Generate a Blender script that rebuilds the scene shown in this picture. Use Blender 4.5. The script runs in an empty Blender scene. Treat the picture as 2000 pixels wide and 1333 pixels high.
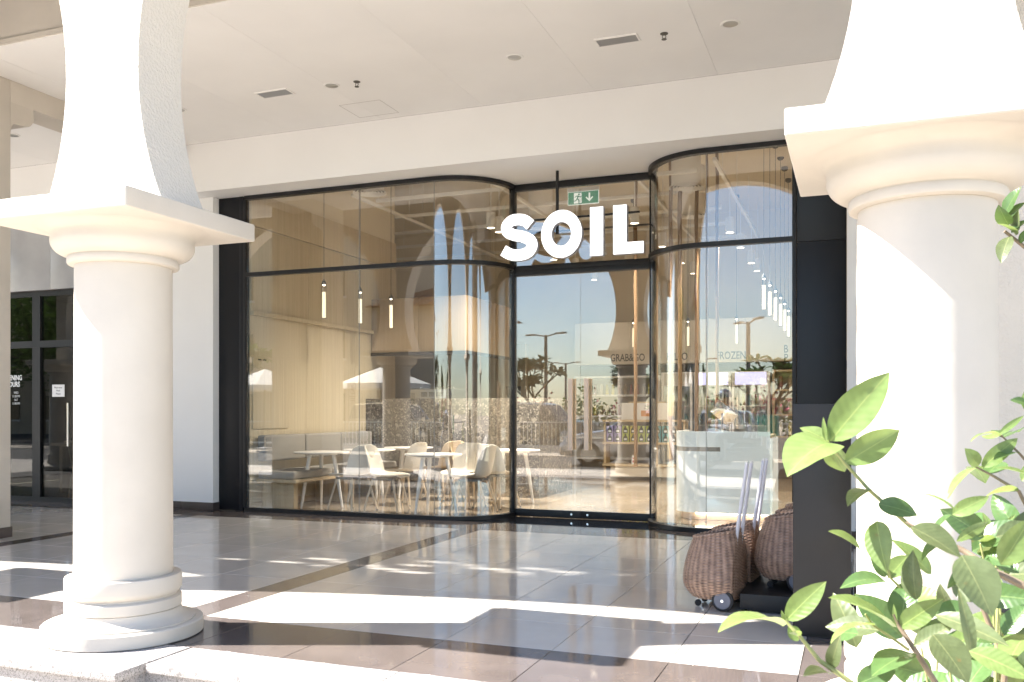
import bpy, bmesh, math, random
from mathutils import Vector, Matrix, Euler
R = math.radians
random.seed(7)
SC = bpy.context.scene
COL = SC.collection

# ------------------------------------------------------------------ camera, sky, sun, exposure
YAW, CAMH, FPX = R(20.98), 1.22, 1752.0
cam = bpy.data.objects.new('camera', bpy.data.cameras.new('camera'))
COL.objects.link(cam)
cam.location = (0, 0, CAMH)
cam.rotation_euler = (R(90), 0, YAW)
cam.data.sensor_width = 36
cam.data.lens = FPX / 2000 * 36
cam.data.shift_y = (805 - 666.5) / 2000
cam.data.clip_start, cam.data.clip_end = 0.05, 3000
cam.data.dof.use_dof = True
cam.data.dof.focus_distance = 7.5
cam.data.dof.aperture_fstop = 11
SC.camera = cam

SUN_EL = R(44)
SUN_DIR = Vector((-0.9337 * math.cos(SUN_EL), -0.358 * math.cos(SUN_EL), math.sin(SUN_EL)))
W = bpy.data.worlds.new('World'); SC.world = W; W.use_nodes = True
_bg = W.node_tree.nodes['Background']
_sky = W.node_tree.nodes.new('ShaderNodeTexSky')
_sky.sky_type = 'NISHITA'; _sky.sun_disc = False
_sky.sun_elevation = SUN_EL; _sky.sun_rotation = math.atan2(SUN_DIR.x, SUN_DIR.y)
_sky.dust_density = 0.5; _sky.ozone_density = 2.0
W.node_tree.links.new(_sky.outputs[0], _bg.inputs[0])
_bg.inputs[1].default_value = 0.09
sun = bpy.data.objects.new('sun', bpy.data.lights.new('sun', 'SUN'))
COL.objects.link(sun)
sun.data.energy = 5.0; sun.data.angle = R(0.53); sun.data.color = (1, 0.95, 0.88)
sun.rotation_euler = SUN_DIR.to_track_quat('Z', 'Y').to_euler()
sun.location = SUN_DIR * 40
SC.view_settings.view_transform = 'Standard'
SC.view_settings.look = 'None'
SC.view_settings.exposure = 2.28
SC.view_settings.gamma = 1.0
SC.cycles.use_denoising = True
SC.cycles.max_bounces = 10
SC.cycles.diffuse_bounces = 6
SC.cycles.glossy_bounces = 5
SC.cycles.transparent_max_bounces = 24
SC.cycles.sample_clamp_indirect = 6.0
SC.cycles.caustics_reflective = False
SC.cycles.caustics_refractive = False

# ------------------------------------------------------------------ helpers
def P(px, py, d):
    """point at forward distance d (metres) that lies on a sight line of the survey photograph (2000 px wide)"""
    u = (px - 1000) / FPX; v = (805 - py) / FPX
    s, c = math.sin(YAW), math.cos(YAW)
    return Vector((-s * d + u * d * c, c * d + u * d * s, CAMH + v * d))

def tag(o, label=None, cat=None, group=None, kind=None):
    if label: o['label'] = label
    if cat: o['category'] = cat
    if group: o['group'] = group
    if kind: o['kind'] = kind
    return o

def thing(name, label, cat, loc=(0, 0, 0), rz=0.0, group=None):
    o = bpy.data.objects.new(name, None); COL.objects.link(o)
    o.location = loc; o.rotation_euler = (0, 0, rz); o.empty_display_size = 0.1
    return tag(o, label, cat, group)

def inst(name, mesh, parent=None, loc=(0, 0, 0), rot=None, scale=None):
    o = bpy.data.objects.new(name, mesh); COL.objects.link(o)
    o.parent = parent; o.location = loc
    if rot: o.rotation_euler = rot
    if scale: o.scale = scale
    return o

def copy_tree(o, parent=None):
    c = o.copy(); COL.objects.link(c)
    if parent is not None: c.parent = parent
    for ch in list(o.children): copy_tree(ch, c)
    return c

class MB:
    def __init__(s): s.v, s.f = [], []
    def add(s, v, f):
        o = len(s.v); s.v += [tuple(p) for p in v]; s.f += [tuple(i + o for i in q) for q in f]; return s
    def box(s, x0, x1, y0, y1, z0, z1):
        v = [(x, y, z) for z in (z0, z1) for y in (y0, y1) for x in (x0, x1)]
        return s.add(v, [(0, 2, 3, 1), (4, 5, 7, 6), (0, 1, 5, 4), (2, 6, 7, 3), (0, 4, 6, 2), (1, 3, 7, 5)])
    def cbox(s, cx, cy, cz, sx, sy, sz): return s.box(cx - sx / 2, cx + sx / 2, cy - sy / 2, cy + sy / 2, cz - sz / 2, cz + sz / 2)
    def lathe(s, prof, n=32, c=(0, 0, 0), caps=True):
        v = []
        for r, z in prof:
            for i in range(n):
                a = 2 * math.pi * i / n; v.append((c[0] + r * math.cos(a), c[1] + r * math.sin(a), c[2] + z))
        f = []
        for k in range(len(prof) - 1):
            for i in range(n):
                j = (i + 1) % n; f.append((k * n + i, k * n + j, (k + 1) * n + j, (k + 1) * n + i))
        if caps:
            f.append(tuple(reversed(range(n)))); m = (len(prof) - 1) * n; f.append(tuple(m + i for i in range(n)))
        return s.add(v, f)
    def tube(s, pts, r, n=8, caps=True):
        pts = [Vector(p) for p in pts]; rr = r if isinstance(r, (list, tuple)) else [r] * len(pts)
        v = []; up = None
        for k, p in enumerate(pts):
            t = (pts[min(k + 1, len(pts) - 1)] - pts[max(k - 1, 0)]).normalized()
            if up is None:
                up = Vector((0, 0, 1)) if abs(t.z) < 0.9 else Vector((1, 0, 0))
            a = t.cross(up).normalized(); b = a.cross(t).normalized(); up = b
            for i in range(n):
                q = 2 * math.pi * i / n; v.append(p + (a * math.cos(q) + b * math.sin(q)) * rr[k])
        f = []
        for k in range(len(pts) - 1):
            for i in range(n):
                j = (i + 1) % n; f.append((k * n + i, k * n + j, (k + 1) * n + j, (k + 1) * n + i))
        if caps:
            f.append(tuple(reversed(range(n)))); m = (len(pts) - 1) * n; f.append(tuple(m + i for i in range(n)))
        return s.add(v, f)
    def prism(s, poly, a, b, axis='y'):
        """poly in the two other axes, extruded along axis from a to b"""
        def q(p, t):
            return {'y': (p[0], t, p[1]), 'x': (t, p[0], p[1]), 'z': (p[0], p[1], t)}[axis]
        n = len(poly); v = [q(p, a) for p in poly] + [q(p, b) for p in poly]
        f = [tuple(range(n)), tuple(reversed(range(n, 2 * n)))] + [(i, i + n, (i + 1) % n + n, (i + 1) % n) for i in range(n)]
        return s.add(v, f)
    def ribbon(s, path, z0, z1, th):
        """vertical wall along a plan path (x, y), thickness th"""
        L = offset_path(path, th / 2); Q = offset_path(path, -th / 2); n = len(path)
        v = [(p[0], p[1], z) for z in (z0, z1) for p in L] + [(p[0], p[1], z) for z in (z0, z1) for p in Q]
        f = []
        for i in range(n - 1):
            f += [(i, i + 1, n + i + 1, n + i), (2 * n + i + 1, 2 * n + i, 3 * n + i, 3 * n + i + 1),
                  (i + 1, i, 2 * n + i, 2 * n + i + 1), (n + i, n + i + 1, 3 * n + i + 1, 3 * n + i)]
        f += [(0, n, 3 * n, 2 * n), (n - 1, 3 * n - 1, 4 * n - 1, 2 * n - 1)]
        return s.add(v, f)
    def sheet(s, fn, nu, nv, th):
        """closed shell of thickness th around the surface fn(u, v)"""
        g = [[Vector(fn(i / nu, j / nv)) for j in range(nv + 1)] for i in range(nu + 1)]
        def nrm(i, j):
            a = g[min(i + 1, nu)][j] - g[max(i - 1, 0)][j]; b = g[i][min(j + 1, nv)] - g[i][max(j - 1, 0)]
            n = a.cross(b); return n.normalized() if n.length > 1e-9 else Vector((0, 0, 1))
        v = [g[i][j] + nrm(i, j) * th / 2 for i in range(nu + 1) for j in range(nv + 1)]
        v += [g[i][j] - nrm(i, j) * th / 2 for i in range(nu + 1) for j in range(nv + 1)]
        m = (nu + 1) * (nv + 1); I = lambda i, j: i * (nv + 1) + j; f = []
        for i in range(nu):
            for j in range(nv):
                f.append((I(i, j), I(i + 1, j), I(i + 1, j + 1), I(i, j + 1)))
                f.append((m + I(i, j), m + I(i, j + 1), m + I(i + 1, j + 1), m + I(i + 1, j)))
        rim = [I(i, 0) for i in range(nu + 1)] + [I(nu, j) for j in range(1, nv + 1)] + [I(i, nv) for i in range(nu - 1, -1, -1)] + [I(0, j) for j in range(nv - 1, 0, -1)]
        for k in range(len(rim)):
            a, b = rim[k], rim[(k + 1) % len(rim)]; f.append((b, a, a + m, b + m))
        return s.add(v, f)
    def mesh(s, name, mat, smooth=True, bevel=0.0, angle=38, segs=2):
        me = bpy.data.meshes.new(name); me.from_pydata(s.v, [], s.f)
        bm = bmesh.new(); bm.from_mesh(me)
        bmesh.ops.recalc_face_normals(bm, faces=bm.faces)
        if bevel:
            es = [e for e in bm.edges if len(e.link_faces) == 2 and e.calc_face_angle(0) > R(30)]
            bmesh.ops.bevel(bm, geom=es, offset=bevel, segments=segs, profile=0.6, affect='EDGES', clamp_overlap=True)
        bm.to_mesh(me); bm.free()
        for m in (mat if isinstance(mat, (list, tuple)) else [mat]): me.materials.append(m)
        if smooth:
            for p in me.polygons: p.use_smooth = True
            me.set_sharp_from_angle(angle=R(angle))
        return me
    def build(s, name, mat, parent=None, **k): return inst(name, s.mesh(name, mat, **k), parent)

def offset_path(path, o):
    out = []
    for i, p in enumerate(path):
        a = Vector(path[max(i - 1, 0)]); b = Vector(path[min(i + 1, len(path) - 1)])
        t = (b - a).normalized(); out.append((p[0] - t.y * o, p[1] + t.x * o))
    return out

def text_mesh(name, body, size, mat, depth=0.002, xs=1.0, bold=0.0):
    cu = bpy.data.curves.new(name, 'FONT'); cu.body = body; cu.size = size; cu.extrude = depth; cu.offset = bold
    cu.align_x = 'CENTER'; cu.align_y = 'CENTER'; cu.resolution_u = 3
    ob = bpy.data.objects.new(name, cu); COL.objects.link(ob)
    bpy.context.view_layer.update()
    me = bpy.data.meshes.new_from_object(ob.evaluated_get(bpy.context.evaluated_depsgraph_get()))
    bpy.data.objects.remove(ob); bpy.data.curves.remove(cu)
    me.transform(Matrix.Scale(xs, 4, (1, 0, 0)) )
    me.transform(Matrix.Rotation(R(90), 4, 'X'))
    me.name = name; me.materials.clear(); me.materials.append(mat)
    return me

# ------------------------------------------------------------------ materials
def mat(name, col, rough=0.5, metal=0.0, spec=0.5, var=0.0, vscale=6.0, bump=0.0, bscale=40.0, coat=0.0, emit=None, estr=0.0,
        stretch=None, rvar=0.0, detail=5.0, bdist=0.01, ovar=0.0):
    m = bpy.data.materials.new(name); m.use_nodes = True
    nt = m.node_tree; n = nt.nodes; L = nt.links; b = n['Principled BSDF']
    b.inputs['Base Color'].default_value = (*col, 1); b.inputs['Roughness'].default_value = rough
    b.inputs['Metallic'].default_value = metal; b.inputs['Specular IOR Level'].default_value = spec
    if coat: b.inputs['Coat Weight'].default_value = coat; b.inputs['Coat Roughness'].default_value = 0.05
    if emit: b.inputs['Emission Color'].default_value = (*emit, 1); b.inputs['Emission Strength'].default_value = estr
    if var or bump or rvar:
        tc = n.new('ShaderNodeTexCoord'); mp = n.new('ShaderNodeMapping'); L.new(tc.outputs['Object'], mp.inputs[0])
        if stretch: mp.inputs['Scale'].default_value = stretch
        oi = n.new('ShaderNodeObjectInfo')
        ad = n.new('ShaderNodeVectorMath'); ad.operation = 'MULTIPLY_ADD'
        cm = n.new('ShaderNodeCombineXYZ'); L.new(oi.outputs['Random'], cm.inputs[0]); L.new(oi.outputs['Random'], cm.inputs[1])
        L.new(cm.outputs[0], ad.inputs[0]); ad.inputs[1].default_value = (37, 53, 0); L.new(mp.outputs[0], ad.inputs[2])
    if var or rvar:
        t = n.new('ShaderNodeTexNoise'); t.inputs['Scale'].default_value = vscale; t.inputs['Detail'].default_value = detail
        L.new(ad.outputs[0], t.inputs['Vector'])
    if var:
        r = n.new('ShaderNodeMapRange'); L.new(t.outputs[0], r.inputs[0])
        r.inputs[1].default_value = 0.3; r.inputs[2].default_value = 0.7
        r.inputs[3].default_value = 1 - var; r.inputs[4].default_value = 1 + var
        mx = n.new('ShaderNodeVectorMath'); mx.operation = 'SCALE'; mx.inputs[0].default_value = col
        if ovar:
            ro = n.new('ShaderNodeMapRange'); L.new(oi.outputs['Random'], ro.inputs[0]); ro.inputs[3].default_value = 1 - ovar; ro.inputs[4].default_value = 1 + ovar
            mm = n.new('ShaderNodeMath'); mm.operation = 'MULTIPLY'; L.new(r.outputs[0], mm.inputs[0]); L.new(ro.outputs[0], mm.inputs[1]); L.new(mm.outputs[0], mx.inputs['Scale'])
        else: L.new(r.outputs[0], mx.inputs['Scale'])
        L.new(mx.outputs[0], b.inputs['Base Color'])
    if rvar:
        r = n.new('ShaderNodeMapRange'); L.new(t.outputs[0], r.inputs[0])
        r.inputs[1].default_value = 0.3; r.inputs[2].default_value = 0.7
        r.inputs[3].default_value = max(0, rough - rvar); r.inputs[4].default_value = rough + rvar
        L.new(r.outputs[0], b.inputs['Roughness'])
    if bump:
        t2 = n.new('ShaderNodeTexNoise'); t2.inputs['Scale'].default_value = bscale; t2.inputs['Detail'].default_value = 4
        L.new(mp.outputs[0], t2.inputs['Vector'])
        bp = n.new('ShaderNodeBump'); bp.inputs['Strength'].default_value = bump; bp.inputs['Distance'].default_value = bdist
        L.new(t2.outputs[0], bp.inputs['Height']); L.new(bp.outputs[0], b.inputs['Normal'])
    return m

def wood(name, c1, c2, stretch, scale=3.0, rough=0.5):
    m = bpy.data.materials.new(name); m.use_nodes = True; n = m.node_tree.nodes; L = m.node_tree.links; b = n['Principled BSDF']
    tc = n.new('ShaderNodeTexCoord'); mp = n.new('ShaderNodeMapping'); mp.inputs['Scale'].default_value = stretch
    L.new(tc.outputs['Object'], mp.inputs[0])
    t = n.new('ShaderNodeTexNoise'); t.inputs['Scale'].default_value = scale; t.inputs['Detail'].default_value = 6; t.inputs['Roughness'].default_value = 0.65
    L.new(mp.outputs[0], t.inputs['Vector'])
    cr = n.new('ShaderNodeValToRGB'); cr.color_ramp.elements[0].position = 0.35; cr.color_ramp.elements[1].position = 0.68
    cr.color_ramp.elements[0].color = (*c1, 1); cr.color_ramp.elements[1].color = (*c2, 1)
    L.new(t.outputs[0], cr.inputs[0]); L.new(cr.outputs[0], b.inputs['Base Color']); b.inputs['Roughness'].default_value = rough
    return m

def speckle(name, cols, scale, rough=0.4, bump=0.0):
    m = bpy.data.materials.new(name); m.use_nodes = True; n = m.node_tree.nodes; L = m.node_tree.links; b = n['Principled BSDF']
    tc = n.new('ShaderNodeTexCoord'); t = n.new('ShaderNodeTexVoronoi'); t.inputs['Scale'].default_value = scale
    L.new(tc.outputs['Object'], t.inputs['Vector'])
    sp = n.new('ShaderNodeSeparateColor'); L.new(t.outputs['Color'], sp.inputs[0])
    t3 = n.new('ShaderNodeTexVoronoi'); t3.inputs['Scale'].default_value = scale * 0.33; L.new(tc.outputs['Object'], t3.inputs['Vector'])
    s3 = n.new('ShaderNodeSeparateColor'); L.new(t3.outputs['Color'], s3.inputs[0])
    th = n.new('ShaderNodeMath'); th.operation = 'GREATER_THAN'; th.inputs[1].default_value = 0.8; L.new(s3.outputs[0], th.inputs[0])
    mxv = n.new('ShaderNodeMix'); L.new(th.outputs[0], mxv.inputs[0]); L.new(sp.outputs[0], mxv.inputs[2]); L.new(s3.outputs[1], mxv.inputs[3])
    cr = n.new('ShaderNodeValToRGB'); e = cr.color_ramp.elements; cr.color_ramp.interpolation = 'CONSTANT'
    while len(e) < len(cols): e.new(0.5)
    for i, c in enumerate(cols): e[i].position = i / len(cols); e[i].color = (*c, 1)
    L.new(mxv.outputs[0], cr.inputs[0]); L.new(cr.outputs[0], b.inputs['Base Color']); b.inputs['Roughness'].default_value = rough
    return m

def glass_mat(name, ior=1.6, tint=(0.97, 0.975, 0.965)):
    m = bpy.data.materials.new(name); m.use_nodes = True; n = m.node_tree.nodes; L = m.node_tree.links
    n.remove(n['Principled BSDF']); out = n['Material Output']
    tr = n.new('ShaderNodeBsdfTransparent'); tr.inputs[0].default_value = (*tint, 1)
    gl = n.new('ShaderNodeBsdfGlossy'); gl.inputs['Roughness'].default_value = 0.0; gl.inputs[0].default_value = (1, 1, 1, 1)
    fr = n.new('ShaderNodeFresnel'); geo = n.new('ShaderNodeNewGeometry')
    ma = n.new('ShaderNodeMath'); ma.operation = 'MULTIPLY_ADD'
    ma.inputs[1].default_value = 1 / ior - ior; ma.inputs[2].default_value = ior; L.new(geo.outputs['Backfacing'], ma.inputs[0])
    L.new(ma.outputs[0], fr.inputs[0])
    mx = n.new('ShaderNodeMixShader'); L.new(fr.outputs[0], mx.inputs[0]); L.new(tr.outputs[0], mx.inputs[1]); L.new(gl.outputs[0], mx.inputs[2])
    L.new(mx.outputs[0], out.inputs[0])
    return m

M = {}
M['stucco'] = mat('rough_stucco', (0.68, 0.63, 0.56), 0.85, spec=0.15, var=0.04, vscale=1.5, bump=0.7, bscale=64, bdist=0.010)
M['plaster'] = mat('smooth_plaster', (0.58, 0.53, 0.465), 0.7, spec=0.25, var=0.06, vscale=2.2, bump=0.22, bscale=26, bdist=0.006, detail=8)
M['wall_paint'] = mat('white_wall_paint', (0.82, 0.81, 0.795), 0.6, spec=0.25, var=0.02, vscale=1.2, bump=0.05, bscale=120, bdist=0.003)
M['ceil_paint'] = mat('ceiling_paint', (0.82, 0.80, 0.775), 0.7, spec=0.2, var=0.035, vscale=0.9, ovar=0.015)
M['tile'] = mat('polished_beige_porcelain', (0.50, 0.47, 0.435), 0.075, spec=0.5, var=0.05, vscale=3.0, rvar=0.05, ovar=0.035)
M['tile_brown'] = mat('polished_brown_porcelain', (0.11, 0.092, 0.086), 0.08, spec=0.45, var=0.12, vscale=4, rvar=0.05, ovar=0.06)
M['grout'] = mat('grey_grout', (0.10, 0.095, 0.09), 0.9)
M['skirt'] = mat('brown_skirting_tile', (0.075, 0.058, 0.052), 0.2, var=0.1)
M['granite'] = speckle('flamed_grey_granite', [(0.36, 0.34, 0.33), (0.31, 0.29, 0.28), (0.25, 0.235, 0.23), (0.38, 0.36, 0.35), (0.17, 0.16, 0.155), (0.34, 0.32, 0.31)], 210, 0.7)
M['black_granite'] = mat('black_granite', (0.012, 0.013, 0.017), 0.05, spec=0.6, var=0.2, vscale=30)
M['black_metal'] = mat('black_powder_coated_aluminium', (0.010, 0.010, 0.011), 0.42, spec=0.4)
M['black_sheet'] = mat('dark_steel_sheet', (0.022, 0.021, 0.021), 0.46, metal=0.2, spec=0.45, var=0.35, vscale=3.5, rvar=0.16, detail=8)
M['black_panel'] = mat('black_matt_panel', (0.006, 0.0065, 0.009), 0.38, spec=0.35)
M['glass'] = glass_mat('storefront_glass', 1.95)
M['glass_edge'] = mat('sealant', (0.25, 0.24, 0.22), 0.4)
M['white_sign'] = mat('lit_white_acrylic', (0.9, 0.9, 0.9), 0.3, emit=(1, 1, 1), estr=0.35)
M['sign_side'] = mat('white_acrylic_edge', (0.42, 0.44, 0.52), 0.35)
M['white'] = mat('white_lacquer', (0.78, 0.76, 0.73), 0.35)
M['track'] = mat('white_track', (0.75, 0.73, 0.69), 0.4)
M['oak'] = wood('pale_oak', (0.48, 0.36, 0.22), (0.60, 0.48, 0.31), (14, 14, 0.6), 3.0)
M['oak_clad'] = wood('oak_cladding', (0.43, 0.345, 0.215), (0.53, 0.435, 0.285), (16, 16, 0.35), 2.0, 0.45)
M['ash_panel'] = wood('striped_ash_panel', (0.52, 0.43, 0.29), (0.66, 0.57, 0.41), (26, 26, 0.25), 2.0, 0.5)
M['bulk_wood'] = wood('warm_wood_bulkhead', (0.27, 0.19, 0.11), (0.33, 0.24, 0.145), (14, 14, 0.4), 2.0, 0.5)
M['handle_wood'] = wood('blond_handle_wood', (0.88, 0.68, 0.52), (0.92, 0.74, 0.58), (12, 12, 0.5), 3.0, 0.45)
M['fabric'] = mat('grey_bouclé_fabric', (0.33, 0.31, 0.28), 0.95, spec=0.1, var=0.12, vscale=120, bump=0.3, bscale=400, bdist=0.002)
M['terrazzo'] = speckle('terrazzo_stone', [(0.13, 0.11, 0.085), (0.18, 0.155, 0.12), (0.08, 0.068, 0.052), (0.15, 0.13, 0.10), (0.34, 0.30, 0.24), (0.12, 0.10, 0.08), (0.21, 0.18, 0.14)], 55, 0.35)
M['shop_floor'] = mat('polished_beige_shop_floor', (0.40, 0.33, 0.25), 0.12, spec=0.5, var=0.05, vscale=1.4, rvar=0.05)
M['int_wall'] = mat('warm_white_wall', (0.68, 0.61, 0.49), 0.75, spec=0.2, var=0.03, vscale=0.9)
M['int_ceil'] = mat('warm_grey_ceiling', (0.74, 0.67, 0.54), 0.8, spec=0.2)
M['band'] = mat('beige_sign_band', (0.60, 0.53, 0.43), 0.6, var=0.02)
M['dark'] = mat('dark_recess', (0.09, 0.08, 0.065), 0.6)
M['letter'] = mat('dark_lettering', (0.05, 0.045, 0.04), 0.5)
M['chair_white'] = mat('off_white_shell', (0.72, 0.67, 0.58), 0.5)
M['chair_beige'] = mat('sand_shell', (0.56, 0.45, 0.31), 0.5)
M['chair_leg'] = wood('beech_leg', (0.62, 0.50, 0.36), (0.70, 0.58, 0.43), (10, 10, 1), 3)
M['chair_frame'] = mat('grey_underframe', (0.22, 0.215, 0.20), 0.5)
M['cord'] = mat('black_cord', (0.03, 0.028, 0.025), 0.6)
M['tube_glow'] = mat('lit_pendant_tube', (0.9, 0.85, 0.75), 0.4, emit=(1.0, 0.78, 0.50), estr=0.32)
M['tube_glass'] = glass_mat('clear_tube_glass', 1.45)
M['lamp_glow'] = mat('lit_lamp_face', (1, 0.9, 0.75), 0.4, emit=(1.0, 0.88, 0.70), estr=2.0)
M['rope'] = mat('brown_rope', (0.20, 0.12, 0.06), 0.9, var=0.2, vscale=60, bump=0.8, bscale=90, bdist=0.01)
M['steel'] = mat('brushed_steel', (0.45, 0.44, 0.42), 0.35, metal=0.9)
M['chrome'] = mat('chrome', (0.7, 0.7, 0.7), 0.15, metal=1.0)
M['rubber'] = mat('black_rubber', (0.018, 0.018, 0.02), 0.75)
M['hub'] = mat('blue_grey_plastic', (0.13, 0.14, 0.18), 0.45)
M['green'] = mat('exit_green', (0.015, 0.13, 0.07), 0.5, emit=(0.02, 0.2, 0.1), estr=0.15)
M['exit_white'] = mat('exit_white', (0.8, 0.8, 0.76), 0.5, emit=(1, 1, 0.95), estr=0.12)
M['paper'] = mat('white_paper', (0.75, 0.75, 0.75), 0.8)
M['ink'] = mat('dark_ink', (0.06, 0.06, 0.07), 0.8)
M['vinyl'] = mat('white_vinyl', (0.72, 0.74, 0.74), 0.6)
M['marble'] = mat('grey_marble', (0.36, 0.36, 0.37), 0.25, var=0.12, vscale=2.0, detail=9)
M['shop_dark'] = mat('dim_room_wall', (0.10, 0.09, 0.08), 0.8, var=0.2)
M['counter_white'] = mat('glowing_counter_glass', (0.88, 0.91, 0.895), 0.2, spec=0.4, emit=(0.9, 1.0, 0.96), estr=0.07)  # faint emission added so the counter front looks brighter; no lamp behind it
M['slot'] = mat('beige_slot_strip', (0.46, 0.42, 0.34), 0.5)
M['leaf_a'] = None
def leaf_mat(name, col, tcol, tfac=0.4, rough=0.38):
    m = bpy.data.materials.new(name); m.use_nodes = True; n = m.node_tree.nodes; L = m.node_tree.links; b = n['Principled BSDF']
    tc = n.new('ShaderNodeTexCoord'); t = n.new('ShaderNodeTexNoise'); t.inputs['Scale'].default_value = 7; L.new(tc.outputs['Object'], t.inputs['Vector'])
    oi = n.new('ShaderNodeObjectInfo')
    ad = n.new('ShaderNodeMath'); ad.operation = 'MULTIPLY_ADD'; ad.inputs[1].default_value = 0.5; L.new(oi.outputs['Random'], ad.inputs[0]); L.new(t.outputs[0], ad.inputs[2])
    cr = n.new('ShaderNodeMapRange'); L.new(ad.outputs[0], cr.inputs[0]); cr.inputs[1].default_value = 0.35; cr.inputs[2].default_value = 1.1
    cr.inputs[3].default_value = 0.72; cr.inputs[4].default_value = 1.3
    # side veins run obliquely off the midrib (x along the leaf, y across)
    sx = n.new('ShaderNodeSeparateXYZ'); L.new(tc.outputs['Object'], sx.inputs[0])
    ab = n.new('ShaderNodeMath'); ab.operation = 'ABSOLUTE'; L.new(sx.outputs[1], ab.inputs[0])
    sb = n.new('ShaderNodeMath'); sb.operation = 'MULTIPLY_ADD'; sb.inputs[1].default_value = -0.8; L.new(ab.outputs[0], sb.inputs[0]); L.new(sx.outputs[0], sb.inputs[2])
    sn = n.new('ShaderNodeMath'); sn.operation = 'MULTIPLY'; sn.inputs[1].default_value = 62; L.new(sb.outputs[0], sn.inputs[0])
    si = n.new('ShaderNodeMath'); si.operation = 'SINE'; L.new(sn.outputs[0], si.inputs[0])
    bp = n.new('ShaderNodeBump'); bp.inputs['Strength'].default_value = 0.10; bp.inputs['Distance'].default_value = 0.0015; L.new(si.outputs[0], bp.inputs['Height'])
    rib = n.new('ShaderNodeMath'); rib.operation = 'LESS_THAN'; rib.inputs[1].default_value = 0.008; L.new(ab.outputs[0], rib.inputs[0])
    sc = n.new('ShaderNodeVectorMath'); sc.operation = 'SCALE'; sc.inputs[0].default_value = col; L.new(cr.outputs[0], sc.inputs['Scale'])
    mc = n.new('ShaderNodeMix'); mc.data_type = 'RGBA'; L.new(rib.outputs[0], mc.inputs[0]); L.new(sc.outputs[0], mc.inputs[6])
    mc.inputs[7].default_value = (col[0] * 1.6 + 0.05, col[1] * 1.4 + 0.05, col[2] * 1.4 + 0.02, 1)
    t4 = n.new('ShaderNodeTexNoise'); t4.noise_dimensions = '4D'; t4.inputs['Scale'].default_value = 5.5; t4.inputs['Detail'].default_value = 6; L.new(tc.outputs['Object'], t4.inputs['Vector'])
    w4 = n.new('ShaderNodeMath'); w4.operation = 'MULTIPLY'; w4.inputs[1].default_value = 40; L.new(oi.outputs['Random'], w4.inputs[0]); L.new(w4.outputs[0], t4.inputs['W'])
    b4 = n.new('ShaderNodeMapRange'); b4.inputs[1].default_value = 0.66; b4.inputs[2].default_value = 0.72; L.new(t4.outputs[0], b4.inputs[0])
    m4 = n.new('ShaderNodeMix'); m4.data_type = 'RGBA'; L.new(b4.outputs[0], m4.inputs[0]); L.new(mc.outputs[2], m4.inputs[6]); m4.inputs[7].default_value = (0.16, 0.12, 0.05, 1)
    L.new(m4.outputs[2], b.inputs['Base Color']); b.inputs['Roughness'].default_value = rough; b.inputs['Specular IOR Level'].default_value = 0.5
    L.new(bp.outputs[0], b.inputs['Normal'])
    tl = n.new('ShaderNodeBsdfTranslucent'); tl.inputs[0].default_value = (*tcol, 1)
    mx = n.new('ShaderNodeMixShader'); mx.inputs[0].default_value = tfac
    L.new(b.outputs[0], mx.inputs[1]); L.new(tl.outputs[0], mx.inputs[2]); L.new(mx.outputs[0], n['Material Output'].inputs[0])
    return m
M['leaf_a'] = leaf_mat('fresh_leaf', (0.155, 0.225, 0.075), (0.27, 0.345, 0.095), 0.42, 0.3)
M['leaf_b'] = leaf_mat('mature_leaf', (0.075, 0.14, 0.05), (0.17, 0.25, 0.07), 0.35, 0.26)
M['leaf_c'] = leaf_mat('olive_leaf', (0.11, 0.14, 0.065), (0.18, 0.22, 0.075), 0.38, 0.4)
M['leaf_far'] = leaf_mat('tree_leaf', (0.07, 0.12, 0.03), (0.12, 0.2, 0.04), 0.25, 0.5)
M['stem'] = mat('woody_stem', (0.20, 0.15, 0.10), 0.8, var=0.25, vscale=30)
M['stem_green'] = mat('green_stem', (0.26, 0.27, 0.10), 0.6, var=0.2, vscale=30)

# ------------------------------------------------------------------ ground and terrace
def structure(o, **k): o['kind'] = 'structure'; return o
GZ = -0.17
structure(MB().box(-300, 300, -400, 2.0, GZ - 0.3, GZ - 0.02).build('ground', mat('sandy_ground', (0.36, 0.31, 0.25), 0.95, var=0.15, vscale=0.3)))
structure(MB().box(-60, 40, -1.0, 3.75, GZ - 0.28, GZ).build('pavement', mat('concrete_paving', (0.56, 0.51, 0.45), 0.85, var=0.08, vscale=1.5)))
structure(MB().box(-60, 40, -7.2, -1.2, GZ - 0.25, GZ - 0.012).build('road', mat('asphalt', (0.075, 0.073, 0.07), 0.9, var=0.15, vscale=8)))
structure(MB().box(-60, 40, -1.2, -1.0, GZ - 0.25, GZ + 0.004).build('kerb', mat('concrete_kerb', (0.45, 0.42, 0.38), 0.85)))
structure(MB().box(-60, 40, -40, -9.2, GZ - 0.25, GZ - 0.01).build('parking_lot', mat('parking_asphalt', (0.085, 0.083, 0.08), 0.9, var=0.15, vscale=6)))
structure(MB().box(-60, 40, -9.2, -7.2, GZ - 0.25, GZ + 0.002).build('path', mat('beige_path', (0.46, 0.40, 0.33), 0.85, var=0.1)))

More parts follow.
